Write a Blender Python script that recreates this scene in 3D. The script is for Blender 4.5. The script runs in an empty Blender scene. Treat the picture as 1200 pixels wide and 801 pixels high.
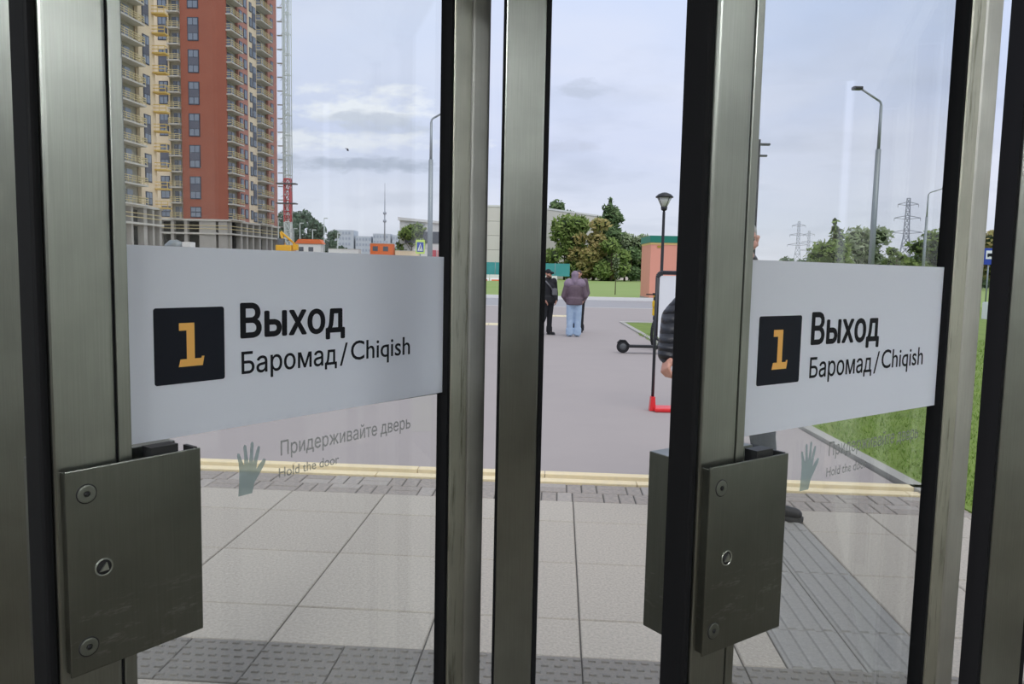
import bpy, bmesh, math, random
from mathutils import Vector, Matrix
from math import sin, cos, pi, radians
SC = bpy.context.scene
COL = SC.collection

# ------------------------------------------------------------------ camera, sky, sun, exposure
cam_d = bpy.data.cameras.new('camera')
cam = bpy.data.objects.new('camera', cam_d); COL.objects.link(cam)
cam_d.sensor_fit = 'HORIZONTAL'; cam_d.sensor_width = 36.0; cam_d.lens = 27.0
cam_d.clip_start = 0.05; cam_d.clip_end = 3000
cam.matrix_world = Matrix.Translation((0, 0, 1.6)) @ Matrix.Rotation(radians(90 - 5.33), 4, 'X') @ Matrix.Rotation(radians(1.2), 4, 'Z')
SC.camera = cam
SC.view_settings.view_transform = 'Standard'
SC.view_settings.look = 'None'
SC.view_settings.gamma = 1.0
SC.view_settings.use_curve_mapping = False
SC.view_settings.exposure = 0.0
SC.cycles.use_denoising = True
SC.cycles.max_bounces = 8
SC.cycles.transparent_max_bounces = 24
SC.cycles.sample_clamp_indirect = 6.0


class NT:
    """tiny node-tree writer"""
    def __init__(s, tree):
        s.t = tree; tree.nodes.clear()
    def n(s, typ, ins=None, **kw):
        nd = s.t.nodes.new(typ)
        for k, v in kw.items(): setattr(nd, k, v)
        for k, v in (ins or {}).items():
            if hasattr(v, 'links') and hasattr(v, 'type') and not isinstance(v, (tuple, list)):
                s.t.links.new(v, nd.inputs[k])
            else:
                nd.inputs[k].default_value = v
        return nd
    def ramp(s, fac, stops, interp='LINEAR'):
        r = s.t.nodes.new('ShaderNodeValToRGB'); r.color_ramp.interpolation = interp
        e = r.color_ramp.elements
        while len(e) < len(stops): e.new(0.5)
        for el, (p, c) in zip(e, stops):
            el.position = p; el.color = (*c, 1) if len(c) == 3 else c
        s.t.links.new(fac, r.inputs[0])
        return r.outputs[0]
    def mix(s, f, a, b, typ='RGBA', blend='MIX'):
        m = s.t.nodes.new('ShaderNodeMix'); m.data_type = typ; m.blend_type = blend
        i = {'RGBA': (0, 6, 7, 2), 'FLOAT': (0, 2, 3, 0)}[typ]
        for k, v in ((i[0], f), (i[1], a), (i[2], b)):
            if hasattr(v, 'links'): s.t.links.new(v, m.inputs[k])
            else:
                if typ == 'RGBA' and k != i[0] and len(v) == 3: v = (*v, 1)
                m.inputs[k].default_value = v
        return m.outputs[i[3]]
    def link(s, a, b): s.t.links.new(a, b)


world = bpy.data.worlds.new('sky'); SC.world = world; world.use_nodes = True
w = NT(world.node_tree)
tc = w.n('ShaderNodeTexCoord')
sep = w.n('ShaderNodeSeparateXYZ', {0: tc.outputs['Generated']})
zc = w.n('ShaderNodeMath', {0: sep.outputs[2], 1: 0.0}, operation='MAXIMUM')
base = w.ramp(zc.outputs[0], [(0.0, (.76, .77, .83)), (0.06, (.70, .75, .86)), (0.16, (.64, .71, .91)), (0.32, (.62, .73, .98)), (0.6, (.70, .78, .97)), (1.0, (.84, .90, 1.0))])
# flattened cloud coordinates: direction spread out towards the horizon
zz = w.n('ShaderNodeMath', {0: zc.outputs[0], 1: 0.16}, operation='ADD')
dx = w.n('ShaderNodeMath', {0: sep.outputs[0], 1: zz.outputs[0]}, operation='DIVIDE')
dy = w.n('ShaderNodeMath', {0: sep.outputs[1], 1: zz.outputs[0]}, operation='DIVIDE')
cv = w.n('ShaderNodeCombineXYZ', {0: dx.outputs[0], 1: dy.outputs[0], 2: 3.7})
n1 = w.n('ShaderNodeTexNoise', {'Vector': cv.outputs[0], 'Scale': 0.75, 'Detail': 7.0, 'Roughness': .52, 'Distortion': .25})
n2 = w.n('ShaderNodeTexNoise', {'Vector': cv.outputs[0], 'Scale': 1.9, 'Detail': 6.0, 'Roughness': .5})
lit = w.ramp(n1.outputs[0], [(0.42, (0, 0, 0)), (0.66, (1, 1, 1))])
dark = w.ramp(n2.outputs[0], [(0.52, (0, 0, 0)), (0.70, (1, 1, 1))])
c1 = w.mix(w.n('ShaderNodeMath', {0: lit, 1: 0.55}, operation='MULTIPLY').outputs[0], base, (.82, .85, .96))
low = w.ramp(zc.outputs[0], [(0.0, (.1, .1, .1)), (0.07, (1, 1, 1)), (0.24, (.9, .9, .9)), (0.34, (.2, .2, .2)), (1.0, (.1, .1, .1))])
dk = w.n('ShaderNodeMath', {0: dark, 1: low}, operation='MULTIPLY')
dk2 = w.n('ShaderNodeMath', {0: dk.outputs[0], 1: 0.30}, operation='MULTIPLY')
c2 = w.mix(dk2.outputs[0], c1, (.40, .46, .58))
# the few separate clouds of this sky, placed by direction (x/y, z/y), with ragged edges
yp = w.n('ShaderNodeMath', {0: sep.outputs[1], 1: 0.02}, operation='MAXIMUM')
ax = w.n('ShaderNodeMath', {0: sep.outputs[0], 1: yp.outputs[0]}, operation='DIVIDE')
az = w.n('ShaderNodeMath', {0: sep.outputs[2], 1: yp.outputs[0]}, operation='DIVIDE')
axz = w.n('ShaderNodeCombineXYZ', {0: ax.outputs[0], 1: w.n('ShaderNodeMath', {0: az.outputs[0], 1: 2.6}, operation='MULTIPLY').outputs[0], 2: 1.3})
nq = w.n('ShaderNodeTexNoise', {'Vector': axz.outputs[0], 'Scale': 17.0, 'Detail': 8.0, 'Roughness': .58})


def cloud(prev, a, e, sx, sz, col, amt):
    u = w.n('ShaderNodeMath', {0: w.n('ShaderNodeMath', {0: ax.outputs[0], 1: a}, operation='SUBTRACT').outputs[0], 1: sx}, operation='DIVIDE')
    v = w.n('ShaderNodeMath', {0: w.n('ShaderNodeMath', {0: az.outputs[0], 1: e}, operation='SUBTRACT').outputs[0], 1: sz}, operation='DIVIDE')
    d = w.n('ShaderNodeMath', {0: w.n('ShaderNodeMath', {0: u.outputs[0], 1: u.outputs[0]}, operation='MULTIPLY').outputs[0], 1: w.n('ShaderNodeMath', {0: v.outputs[0], 1: v.outputs[0]}, operation='MULTIPLY').outputs[0]}, operation='ADD')
    k = w.n('ShaderNodeMath', {0: nq.outputs[0], 1: 6.0, 2: -1.9}, operation='MULTIPLY_ADD')
    f = w.n('ShaderNodeMapRange', {0: w.n('ShaderNodeMath', {0: k.outputs[0], 1: d.outputs[0]}, operation='SUBTRACT').outputs[0], 1: 0.0, 2: 1.1, 3: 0.0, 4: amt})
    return w.mix(f.outputs[0], prev, col)


c2 = cloud(c2, -.185, .205, .10, .026, (.90, .94, 1.0), .9)
c2 = cloud(c2, -.175, .182, .075, .014, (.56, .62, .74), .75)
c2 = cloud(c2, -.235, .157, .16, .016, (.86, .90, .97), .8)
c2 = cloud(c2, -.215, .133, .14, .013, (.44, .50, .62), .8)
c2 = cloud(c2, .085, .232, .045, .010, (.50, .56, .68), .55)
c2 = cloud(c2, .060, .158, .05, .010, (.54, .58, .70), .4)
bgn = w.n('ShaderNodeBackground', {'Color': c2, 'Strength': 1.0})
wo = w.n('ShaderNodeOutputWorld', {0: bgn.outputs[0]})

sd = bpy.data.lights.new('veiled_sun', 'SUN'); sd.energy = 1.15; sd.angle = radians(50); sd.color = (1.0, .96, .90)
so = bpy.data.objects.new('veiled_sun', sd); COL.objects.link(so)
so.rotation_euler = (radians(32), 0, radians(25)); so.location = (0, 0, 60)

# ceiling panels added out of view to brighten the vestibule (their emission lives in the panels built with the ceiling)
INT_FILL = 62.0

# ------------------------------------------------------------------ helpers
random.seed(7)
MATS = {}


def mat(name, col, rough=.6, metal=0.0, noise=None, bump=None, spec=.5, emit=None, island=None, coat=0):
    """procedural principled material. noise=(scale, colour2, amount[, stretch xyz]); bump=(scale, strength)"""
    if name in MATS: return MATS[name]
    m = bpy.data.materials.new(name); m.use_nodes = True
    t = NT(m.node_tree)
    tc = t.n('ShaderNodeTexCoord')
    c = (*col, 1)
    colout = None
    if noise:
        st = noise[3] if len(noise) > 3 else (1, 1, 1)
        mp = t.n('ShaderNodeMapping', {0: tc.outputs['Object'], 3: st})
        nz = t.n('ShaderNodeTexNoise', {'Vector': mp.outputs[0], 'Scale': noise[0], 'Detail': 6.0, 'Roughness': .6})
        f = t.ramp(nz.outputs[0], [(0.3, (0, 0, 0)), (0.7, (1, 1, 1))])
        f2 = t.n('ShaderNodeMath', {0: f, 1: noise[2]}, operation='MULTIPLY')
        colout = t.mix(f2.outputs[0], c, (*noise[1], 1))
    if island:
        g = t.n('ShaderNodeNewGeometry')
        r = t.ramp(g.outputs['Random Per Island'], [(0, island[0]), (.5, island[1]), (1, island[2])])
        colout = t.mix(.65, colout if colout else c, r)
    p = t.n('ShaderNodeBsdfPrincipled', {'Base Color': colout if colout else c, 'Roughness': rough, 'Metallic': metal, 'Specular IOR Level': spec, 'Coat Weight': coat})
    if emit: p.inputs['Emission Color'].default_value = (*emit[0], 1); p.inputs['Emission Strength'].default_value = emit[1]
    if bump:
        nb = t.n('ShaderNodeTexNoise', {'Vector': tc.outputs['Object'], 'Scale': bump[0], 'Detail': 5.0})
        b = t.n('ShaderNodeBump', {'Height': nb.outputs[0], 'Strength': bump[1], 'Distance': .01})
        t.link(b.outputs[0], p.inputs['Normal'])
    t.n('ShaderNodeOutputMaterial', {0: p.outputs[0]})
    MATS[name] = m
    return m


def steel(name, col, rough, streak=(60, 60, 1.2), stain=None, scuff=False):
    """brushed stainless: fine lengthwise grain in colour and gloss, handling marks"""
    if name in MATS: return MATS[name]
    m = bpy.data.materials.new(name); m.use_nodes = True
    t = NT(m.node_tree)
    tc = t.n('ShaderNodeTexCoord')
    mp = t.n('ShaderNodeMapping', {0: tc.outputs['Object'], 3: streak})
    g = t.n('ShaderNodeTexNoise', {'Vector': mp.outputs[0], 'Scale': 6.0, 'Detail': 5.0, 'Roughness': .65})
    cl = t.n('ShaderNodeTexNoise', {'Vector': tc.outputs['Object'], 'Scale': 7.0, 'Detail': 4.0})
    f = t.ramp(g.outputs[0], [(0.3, (0, 0, 0)), (0.7, (1, 1, 1))])
    c = t.mix(f, tuple(x * .90 for x in col), tuple(min(1, x * 1.06) for x in col))
    c = t.mix(t.ramp(cl.outputs[0], [(.38, (0, 0, 0)), (.72, (.6, .6, .6))]), c, tuple(x * .68 for x in col))
    r = t.n('ShaderNodeMapRange', {0: g.outputs[0], 3: rough - .06, 4: rough + .10})
    rr = r.outputs[0]
    if stain:
        mp2 = t.n('ShaderNodeMapping', {0: tc.outputs['Object'], 3: (55, 20, 4)})
        s_ = t.n('ShaderNodeTexNoise', {'Vector': mp2.outputs[0], 'Scale': 1.4, 'Detail': 8.0, 'Roughness': .7})
        sf = t.ramp(s_.outputs[0], [(0.53, (0, 0, 0)), (0.68, (.7, .7, .7))])
        c = t.mix(sf, c, stain)
    if scuff:
        mp3 = t.n('ShaderNodeMapping', {0: tc.outputs['Object'], 3: (14, 14, 60)})
        s_ = t.n('ShaderNodeTexNoise', {'Vector': mp3.outputs[0], 'Scale': 1.3, 'Detail': 8.0, 'Roughness': .75})
        sp = t.n('ShaderNodeSeparateXYZ', {0: tc.outputs['Object']})
        band = t.ramp(t.n('ShaderNodeMapRange', {0: sp.outputs[2], 1: 1.02, 2: 1.18}).outputs[0], [(0.0, (0, 0, 0)), (.3, (1, 1, 1)), (.55, (1, 1, 1)), (.75, (0, 0, 0))])
        sf = t.n('ShaderNodeMath', {0: t.ramp(s_.outputs[0], [(0.55, (0, 0, 0)), (0.72, (1, 1, 1))]), 1: band}, operation='MULTIPLY')
        sf2 = t.n('ShaderNodeMath', {0: sf.outputs[0], 1: .35}, operation='MULTIPLY')
        c = t.mix(sf2.outputs[0], c, (.85, .85, .82))
    p = t.n('ShaderNodeBsdfPrincipled', {'Base Color': c, 'Roughness': rr, 'Metallic': 1.0, 'Anisotropic': .6})
    b = t.n('ShaderNodeBump', {'Height': g.outputs[0], 'Strength': .03, 'Distance': .002}); t.link(b.outputs[0], p.inputs['Normal'])
    t.n('ShaderNodeOutputMaterial', {0: p.outputs[0]})
    MATS[name] = m
    return m


def see_through(name, tint, col, f, rough=.0, kind='glass'):
    m = bpy.data.materials.new(name); m.use_nodes = True
    t = NT(m.node_tree)
    tr = t.n('ShaderNodeBsdfTransparent', {0: (*tint, 1)})
    if kind == 'glass':
        lw = t.n('ShaderNodeLayerWeight', {0: .5})
        p5 = t.n('ShaderNodeMath', {0: lw.outputs['Facing'], 1: 4.0}, operation='POWER')
        fr = t.n('ShaderNodeMath', {0: p5.outputs[0], 1: .90, 2: .035}, operation='MULTIPLY_ADD')
        gl = t.n('ShaderNodeBsdfGlossy', {0: (*col, 1), 'Roughness': rough})
        ff = t.n('ShaderNodeMath', {0: fr.outputs[0], 1: f}, operation='MULTIPLY')
        mx = t.n('ShaderNodeMixShader', {0: ff.outputs[0], 1: tr.outputs[0], 2: gl.outputs[0]})
    else:
        d = t.n('ShaderNodeBsdfDiffuse', {0: (*col, 1)}); tl = t.n('ShaderNodeBsdfTranslucent', {0: (*col, 1)})
        a = t.n('ShaderNodeMixShader', {0: .38, 1: d.outputs[0], 2: tl.outputs[0]})
        mx = t.n('ShaderNodeMixShader', {0: f, 1: tr.outputs[0], 2: a.outputs[0]})
    t.n('ShaderNodeOutputMaterial', {0: mx.outputs[0]})
    MATS[name] = m
    return m


class MB:
    """collects geometry for one mesh object"""
    def __init__(s): s.v = []; s.f = []; s.sm = []
    def add(s, vs, fs, smooth=False):
        o = len(s.v); s.v += [tuple(v) for v in vs]; s.f += [tuple(i + o for i in f) for f in fs]; s.sm += [smooth] * len(fs)
        return s
    def box(s, x0, x1, y0, y1, z0, z1):
        return s.add([(x0, y0, z0), (x1, y0, z0), (x1, y1, z0), (x0, y1, z0), (x0, y0, z1), (x1, y0, z1), (x1, y1, z1), (x0, y1, z1)],
                     [(0, 3, 2, 1), (4, 5, 6, 7), (0, 1, 5, 4), (1, 2, 6, 5), (2, 3, 7, 6), (3, 0, 4, 7)])
    def bbox(s, x0, x1, y0, y1, z0, z1, b, seg=2):
        """box with really bevelled edges"""
        bm = bmesh.new(); bmesh.ops.create_cube(bm, size=1)
        for v in bm.verts: v.co = Vector(((x0 + x1) / 2 + v.co.x * (x1 - x0), (y0 + y1) / 2 + v.co.y * (y1 - y0), (z0 + z1) / 2 + v.co.z * (z1 - z0)))
        bmesh.ops.bevel(bm, geom=list(bm.edges), offset=b, segments=seg, affect='EDGES', profile=.6)
        bm.verts.index_update()
        s.add([v.co.copy() for v in bm.verts], [[v.index for v in f.verts] for f in bm.faces]); bm.free()
        return s
    def tube(s, p, q, r1, r2=None, n=10, caps=True, smooth=True):
        r2 = r1 if r2 is None else r2
        p = Vector(p); q = Vector(q); d = (q - p)
        if d.length < 1e-9: return s
        m = d.to_track_quat('Z', 'Y').to_matrix()
        vs = []
        for c, r in ((p, r1), (q, r2)):
            for k in range(n):
                a = 2 * pi * k / n; vs.append(c + m @ Vector((r * cos(a), r * sin(a), 0)))
        s.add(vs, [(k, (k + 1) % n, n + (k + 1) % n, n + k) for k in range(n)], smooth)
        if caps: s.add([], []); o = len(s.v) - 2 * n; s.f += [tuple(o + k for k in reversed(range(n))), tuple(o + n + k for k in range(n))]; s.sm += [False, False]
        return s
    def path(s, pts, r, n=8):
        for a, b in zip(pts[:-1], pts[1:]): s.tube(a, b, r, n=n)
        return s
    def lathe(s, prof, c=(0, 0, 0), n=20, smooth=True, axis='Z'):
        vs = []
        for r, z in prof:
            for k in range(n):
                a = 2 * pi * k / n
                v = (r * cos(a), r * sin(a), z) if axis == 'Z' else ((r * cos(a), z, r * sin(a)) if axis == 'Y' else (z, r * cos(a), r * sin(a)))
                vs.append((v[0] + c[0], v[1] + c[1], v[2] + c[2]))
        m = len(prof)
        fs = [(i * n + k, i * n + (k + 1) % n, (i + 1) * n + (k + 1) % n, (i + 1) * n + k) for i in range(m - 1) for k in range(n)]
        s.add(vs, fs, smooth); o = len(s.v) - m * n
        s.f += [tuple(o + k for k in reversed(range(n))), tuple(o + (m - 1) * n + k for k in range(n))]; s.sm += [False, False]
        return s
    def prism(s, poly, a0, a1, axis='Z'):
        """polygon extruded; axis Z: poly is (x,y); axis Y: poly is (x,z)"""
        n = len(poly)
        g = (lambda p, h: (p[0], p[1], h)) if axis == 'Z' else ((lambda p, h: (p[0], h, p[1])) if axis == 'Y' else (lambda p, h: (h, p[0], p[1])))
        vs = [g(p, a0) for p in poly] + [g(p, a1) for p in poly]
        return s.add(vs, [tuple(range(n - 1, -1, -1)), tuple(range(n, 2 * n))] + [(k, (k + 1) % n, n + (k + 1) % n, n + k) for k in range(n)])
    def ball(s, c, r, sub=2, sq=(1, 1, 1)):
        bm = bmesh.new(); bmesh.ops.create_icosphere(bm, subdivisions=sub, radius=1)
        bm.verts.index_update()
        s.add([(c[0] + v.co.x * r * sq[0], c[1] + v.co.y * r * sq[1], c[2] + v.co.z * r * sq[2]) for v in bm.verts], [[v.index for v in f.verts] for f in bm.faces], True); bm.free()
        return s
    def mesh(s, name, m):
        me = bpy.data.meshes.new(name); me.from_pydata(s.v, [], s.f)
        me.polygons.foreach_set('use_smooth', s.sm)
        if m: me.materials.append(MATS[m] if isinstance(m, str) else m)
        me.validate(); 
        bm = bmesh.new(); bm.from_mesh(me); bmesh.ops.recalc_face_normals(bm, faces=bm.faces); bm.to_mesh(me); bm.free()
        return me
    def build(s, name, m, parent=None, off=None):
        """off: world position of the parent, when the geometry was written in world coordinates"""
        if off is not None: s.v = [(a - off[0], b - off[1], c - off[2]) for a, b, c in s.v]
        return link(name, s.mesh(name, m), parent)


def link(name, me, parent=None, loc=None, rz=0):
    o = bpy.data.objects.new(name, me); COL.objects.link(o)
    if parent: o.parent = parent
    if loc is not None: o.location = loc
    if rz: o.rotation_euler = (0, 0, rz)
    return o


def tag(o, label=None, cat=None, group=None, kind=None):
    if label: o['label'] = label
    if cat: o['category'] = cat
    if group: o['group'] = group
    if kind: o['kind'] = kind
    return o


def thing(name, label, cat, loc=(0, 0, 0), rz=0, group=None):
    o = bpy.data.objects.new(name, None); COL.objects.link(o); o.empty_display_size = .1
    o.location = loc; o.rotation_euler = (0, 0, rz)
    return tag(o, label, cat, group)


def struct(o, label=None):
    o['kind'] = 'structure'
    if label: o['label'] = label
    return o


def copy_tree(o, parent=None):
    c = o.copy(); COL.objects.link(c)
    if parent: c.parent = parent
    for ch in [x for x in list(COL.objects) if x.parent == o and x != c]: copy_tree(ch, c)
    return c


# ------------------------------------------------------------------ materials
steel('brushed_steel', (.36, .372, .338), .34)
steel('hinge_steel_lit', (.62, .61, .57), .50)  # same steel, base lightened to stand in for brighter reflections
steel('lit_steel_drips', (.58, .57, .49), .50, stain=(.10, .09, .045))  # base lightened for reflected light too; the drips are stains
steel('plate_steel', (.25, .26, .235), .30, streak=(60, 60, 1.2), scuff=True)
mat('rubber', (.007, .007, .008), .7, spec=.15)
mat('dark_gap', (.012, .012, .013), .8)
see_through('clear_glass', (.98, .988, .986), (1, 1, 1), 1.0)
see_through('sign_film', (.8, .8, .8), (.86, .88, .93), .97, kind='film')
see_through('frosted_film', (.80, .84, .83), (.42, .52, .52), .42, kind='film')
see_through('frosted_letters', (.84, .85, .84), (.46, .47, .45), .34, kind='film')
mat('sign_black', (.008, .010, .017), .6, spec=.2)
mat('sign_letter', (.007, .007, .010), .6, spec=.2)
mat('sign_orange', (.83, .44, .10), .5)
mat('dark_backing', (.03, .03, .035), .6)
mat('screw_steel', (.40, .41, .37), .36, 1.0)
mat('plate_screw', (.22, .23, .205), .40, 1.0)
mat('granite_slab', (.51, .455, .385), .85, noise=(75, (.34, .31, .27), 1.0), bump=(90, .25))
mat('granite_slab_pale', (.525, .47, .40), .85, noise=(70, (.36, .33, .285), 1.0), bump=(90, .25))
mat('tactile_granite', (.26, .235, .205), .85, noise=(70, (.19, .185, .175), .9), bump=(90, .3))
mat('guide_granite', (.36, .345, .32), .85, noise=(70, (.27, .26, .245), .9), bump=(90, .3))
mat('brick_grey', (.39, .335, .29), .9, noise=(30, (.22, .21, .20), .8), bump=(80, .3))
mat('brick_pale', (.43, .375, .33), .9, noise=(30, (.29, .28, .265), .8), bump=(80, .3))
mat('joint', (.12, .115, .105), .95)
mat('yellow_curb', (.84, .70, .44), .8, noise=(20, (.70, .60, .42), .6))
mat('pale_yellow', (.72, .63, .42), .85)
mat('asphalt', (.38, .335, .318), .88, noise=(1.3, (.352, .312, .298), .6), bump=(160, .12))
mat('road_asphalt', (.36, .35, .36), .9, noise=(2.0, (.31, .305, .31), .6))
mat('walk_asphalt', (.48, .44, .43), .9, noise=(2.0, (.42, .39, .385), .6))
mat('curb_stone', (.60, .58, .54), .9, noise=(8, (.48, .47, .44), .7))
mat('lawn', (.20, .28, .05), .95, noise=(2.2, (.13, .19, .035), .9), bump=(40, .6))
mat('lawn_far', (.23, .34, .08), .95, noise=(.12, (.29, .35, .12), .8))
mat('grass_blades', (.14, .30, .035), .8, island=((.15, .23, .035), (.27, .37, .07), (.42, .45, .17)))
mat('yard_dirt', (.50, .43, .34), .95, noise=(.2, (.38, .33, .27), .8))
mat('hazed_red_wall', (.50, .23, .18), .85, noise=(.35, (.44, .20, .155), .7))  # the tower's red, paled in colour for haze on its side face
mat('cream_wall', (.80, .67, .48), .85, noise=(.4, (.72, .60, .43), .5))
mat('red_wall', (.37, .125, .08), .85, noise=(.35, (.32, .105, .07), .7))
mat('concrete', (.44, .42, .38), .9, noise=(.8, (.34, .33, .30), .7))
mat('pale_concrete', (.60, .58, .52), .9, noise=(.8, (.48, .47, .43), .7))
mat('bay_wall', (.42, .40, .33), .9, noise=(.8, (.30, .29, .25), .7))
mat('timber_rail', (.62, .52, .28), .8)
mat('yellow_timber', (.66, .47, .14), .8)
mat('shell_dark', (.05, .048, .045), .9)
mat('window_frame', (.045, .055, .085), .5)
mat('window_pane', (.20, .24, .30), .12, spec=.9)
mat('window_pane_dark', (.07, .08, .10), .12, spec=.9)
mat('spandrel', (.12, .13, .17), .6)
mat('mast_pale', (.62, .68, .66), .6)
mat('mast_red', (.55, .04, .05), .5)
mat('panel_beige', (.70, .67, .61), .85, noise=(.3, (.64, .61, .55), .5))
mat('white_panel', (.78, .78, .76), .8)
mat('teal', (.05, .30, .30), .7, noise=(.6, (.09, .38, .38), .6))
mat('barrier_white', (.78, .77, .74), .8)
mat('barrier_red', (.72, .16, .06), .7)
mat('pink_wall', (.83, .36, .26), .8, noise=(1.5, (.76, .33, .24), .5))
mat('kiosk_green', (.008, .20, .135), .5)
mat('kiosk_cream', (.80, .55, .22), .8)
mat('plaque', (.42, .30, .03), .6)
mat('lamp_black', (.012, .013, .015), .45)
mat('lamp_glass', (.55, .55, .50), .2)
mat('galvanised', (.30, .33, .34), .5, .6)
mat('pylon_grey', (.36, .39, .44), .7)
mat('bark', (.12, .085, .055), .9)
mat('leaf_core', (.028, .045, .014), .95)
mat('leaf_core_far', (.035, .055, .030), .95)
mat('leaf_green', (.15, .22, .045), .85, island=((.09, .15, .03), (.17, .25, .055), (.30, .37, .11)))
mat('leaf_olive', (.27, .24, .075), .85, island=((.17, .20, .05), (.32, .28, .09), (.46, .33, .14)))
mat('leaf_dark', (.08, .14, .045), .85, island=((.045, .085, .028), (.09, .15, .05), (.17, .24, .09)))
mat('leaf_silver', (.24, .30, .15), .85, island=((.16, .22, .09), (.28, .34, .19), (.42, .46, .33)))
mat('leaf_far', (.13, .19, .10), .9, island=((.09, .14, .07), (.14, .20, .11), (.19, .25, .15)))
mat('leaf_hill', (.075, .125, .075), .9, island=((.05, .09, .05), (.08, .13, .08), (.12, .17, .11)))
mat('skin', (.52, .27, .19), .55, noise=(25, (.46, .22, .15), .5))
mat('skin_ruddy', (.58, .30, .22), .5, noise=(20, (.52, .24, .18), .5))
mat('beard', (.05, .03, .02), .9)
mat('hair_grey', (.42, .40, .38), .8, noise=(60, (.25, .24, .23), .9))
mat('hair_dark', (.05, .035, .04), .8)
mat('eye', (.02, .015, .012), .3)
mat('cloth_black', (.010, .010, .013), .8, bump=(60, .3))
mat('puffer_black', (.013, .014, .020), .38)
_t = NT.__new__(NT); _t.t = MATS['puffer_black'].node_tree
_p = [n for n in _t.t.nodes if n.type == 'BSDF_PRINCIPLED'][0]
_c = _t.n('ShaderNodeTexCoord'); _w = _t.n('ShaderNodeTexWave', {'Vector': _c.outputs['Object'], 'Scale': 5.4, 'Distortion': 3.0, 'Detail': 3.0}, bands_direction='Z')
_m = _t.n('ShaderNodeMath', {0: _w.outputs['Fac'], 1: .5}, operation='POWER')
_b = _t.n('ShaderNodeBump', {'Height': _m.outputs[0], 'Strength': .8, 'Distance': .022}); _t.link(_b.outputs[0], _p.inputs['Normal'])
mat('cloth_plum', (.115, .075, .095), .75, noise=(9, (.17, .12, .145), .8), bump=(40, .6))
mat('cloth_plum_pale', (.30, .22, .29), .75, noise=(12, (.20, .15, .20), .8), bump=(40, .6))
mat('denim_pale', (.34, .46, .62), .85, noise=(9, (.48, .60, .74), .8), bump=(50, .5))
mat('trouser_grey', (.075, .085, .10), .85, noise=(15, (.045, .05, .06), .8), bump=(50, .6))
mat('shoe_black', (.015, .015, .017), .5)
mat('shoe_sole', (.05, .05, .05), .8)
mat('bag_grey', (.16, .16, .17), .7)
mat('board_white', (.88, .89, .93), .45)
mat('board_frame', (.022, .024, .03), .35)
mat('board_red', (.75, .03, .035), .35)
mat('tyre', (.02, .02, .022), .8)
mat('scooter_grey', (.10, .105, .11), .5)
mat('scooter_silver', (.45, .46, .47), .35, .7)
mat('scooter_yellow', (.85, .50, .01), .45)
mat('sign_blue', (.02, .06, .40), .5)
mat('sign_white', (.85, .86, .88), .5)
mat('sign_lime', (.62, .80, .15), .5)
mat('bin_teal', (.03, .38, .28), .5)
mat('orange_box', (.78, .17, .04), .6)
mat('machine_yellow', (.80, .42, .01), .5)
mat('shop_red', (.62, .10, .13), .6)
mat('shop_pink', (.80, .42, .44), .6)
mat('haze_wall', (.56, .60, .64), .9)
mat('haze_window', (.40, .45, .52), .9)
mat('int_floor', (.075, .058, .036), .35, noise=(30, (.06, .05, .04), .9))
mat('int_wall', (.60, .61, .56), .5, noise=(2, (.52, .53, .48), .5))
mat('int_back', (.10, .083, .060), .6, noise=(1.5, (.06, .058, .045), .8))
mat('int_ceiling', (.42, .43, .41), .7)
mat('fill_panel', (.9, .9, .88), .5, emit=((.94, .98, 1.0), INT_FILL))
mat('black_block', (.015, .015, .016), .5)

# ------------------------------------------------------------------ the vestibule (camera side)
struct(MB().box(-4.6, 5.2, -5.2, 1.86, -.12, -.002).build('floor', 'int_floor'))
struct(MB().box(-4.6, 5.2, -5.2, 1.80, 3.0, 3.15).build('ceiling', 'int_ceiling'))
struct(MB().box(-4.75, -4.6, -5.2, 1.62, -.12, 3.15).build('wall_left', 'int_wall'))
struct(MB().box(5.2, 5.35, -5.2, 1.62, -.12, 3.15).build('wall_right', 'int_wall'))
struct(MB().box(-4.75, 5.35, -5.35, -5.2, -.12, 3.15).build('wall_back', 'int_back'))
struct(MB().box(-4.75, 5.35, 1.68, 1.84, 2.56, 3.15).build('wall_front', 'int_wall'))
for i, (x, y) in enumerate(((-1.5, -.5), (3.1, -.5), (-1.5, -2.5), (3.1, -2.5), (-1.5, -4.4), (3.1, -4.4))):  # unseen panels, added to light the steel and the sign
    t = thing('added_fill_light', '%s added fill light panel, out of view in the vestibule ceiling, counted from the doors, %s side' % (('nearest', 'nearest', 'middle', 'middle', 'farthest', 'farthest')[i], ('left', 'right')[i % 2]), 'ceiling light', (x, y, 3.0), group='added fill panels of the vestibule')
    MB().box(-.32, .32, -.32, .32, -.03, 0).build('fill_frame', 'screw_steel', t)
    MB().box(-.29, .29, -.29, .29, -.035, -.029).build('fill_emitter', 'fill_panel', t)

# ------------------------------------------------------------------ door frame: posts, head, fixed glazing
FY0, FY1 = 1.70, 1.775
frame = struct(thing('door_frame', 'brushed steel frame of posts that holds the two glass doors', None, (0, FY0, 0)))
posts = [(-1.255, -1.085), (-.026, .060), (1.100, 1.190)]
for i, (a, b) in enumerate(posts + [(-2.30, -2.22), (-3.44, -3.36), (2.27, 2.35), (3.42, 3.50)]):
    p = MB().bbox(a, b, 0, FY1 - FY0, 0, 2.45, .003).build('post', 'brushed_steel', frame)
    MB().box(a - .006, a - .0005, .002, FY1 - FY0 - .004, 0.01, 2.44).build('gasket', 'rubber', p)
    MB().box(b + .0005, b + .011, .004, FY1 - FY0 - .006, 0.01, 2.44).build('gasket', 'rubber', p)
MB().bbox(-3.44, 3.50, -.003, FY1 - FY0 + .003, 2.451, 2.56, .003).build('head_rail', 'brushed_steel', frame)
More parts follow.
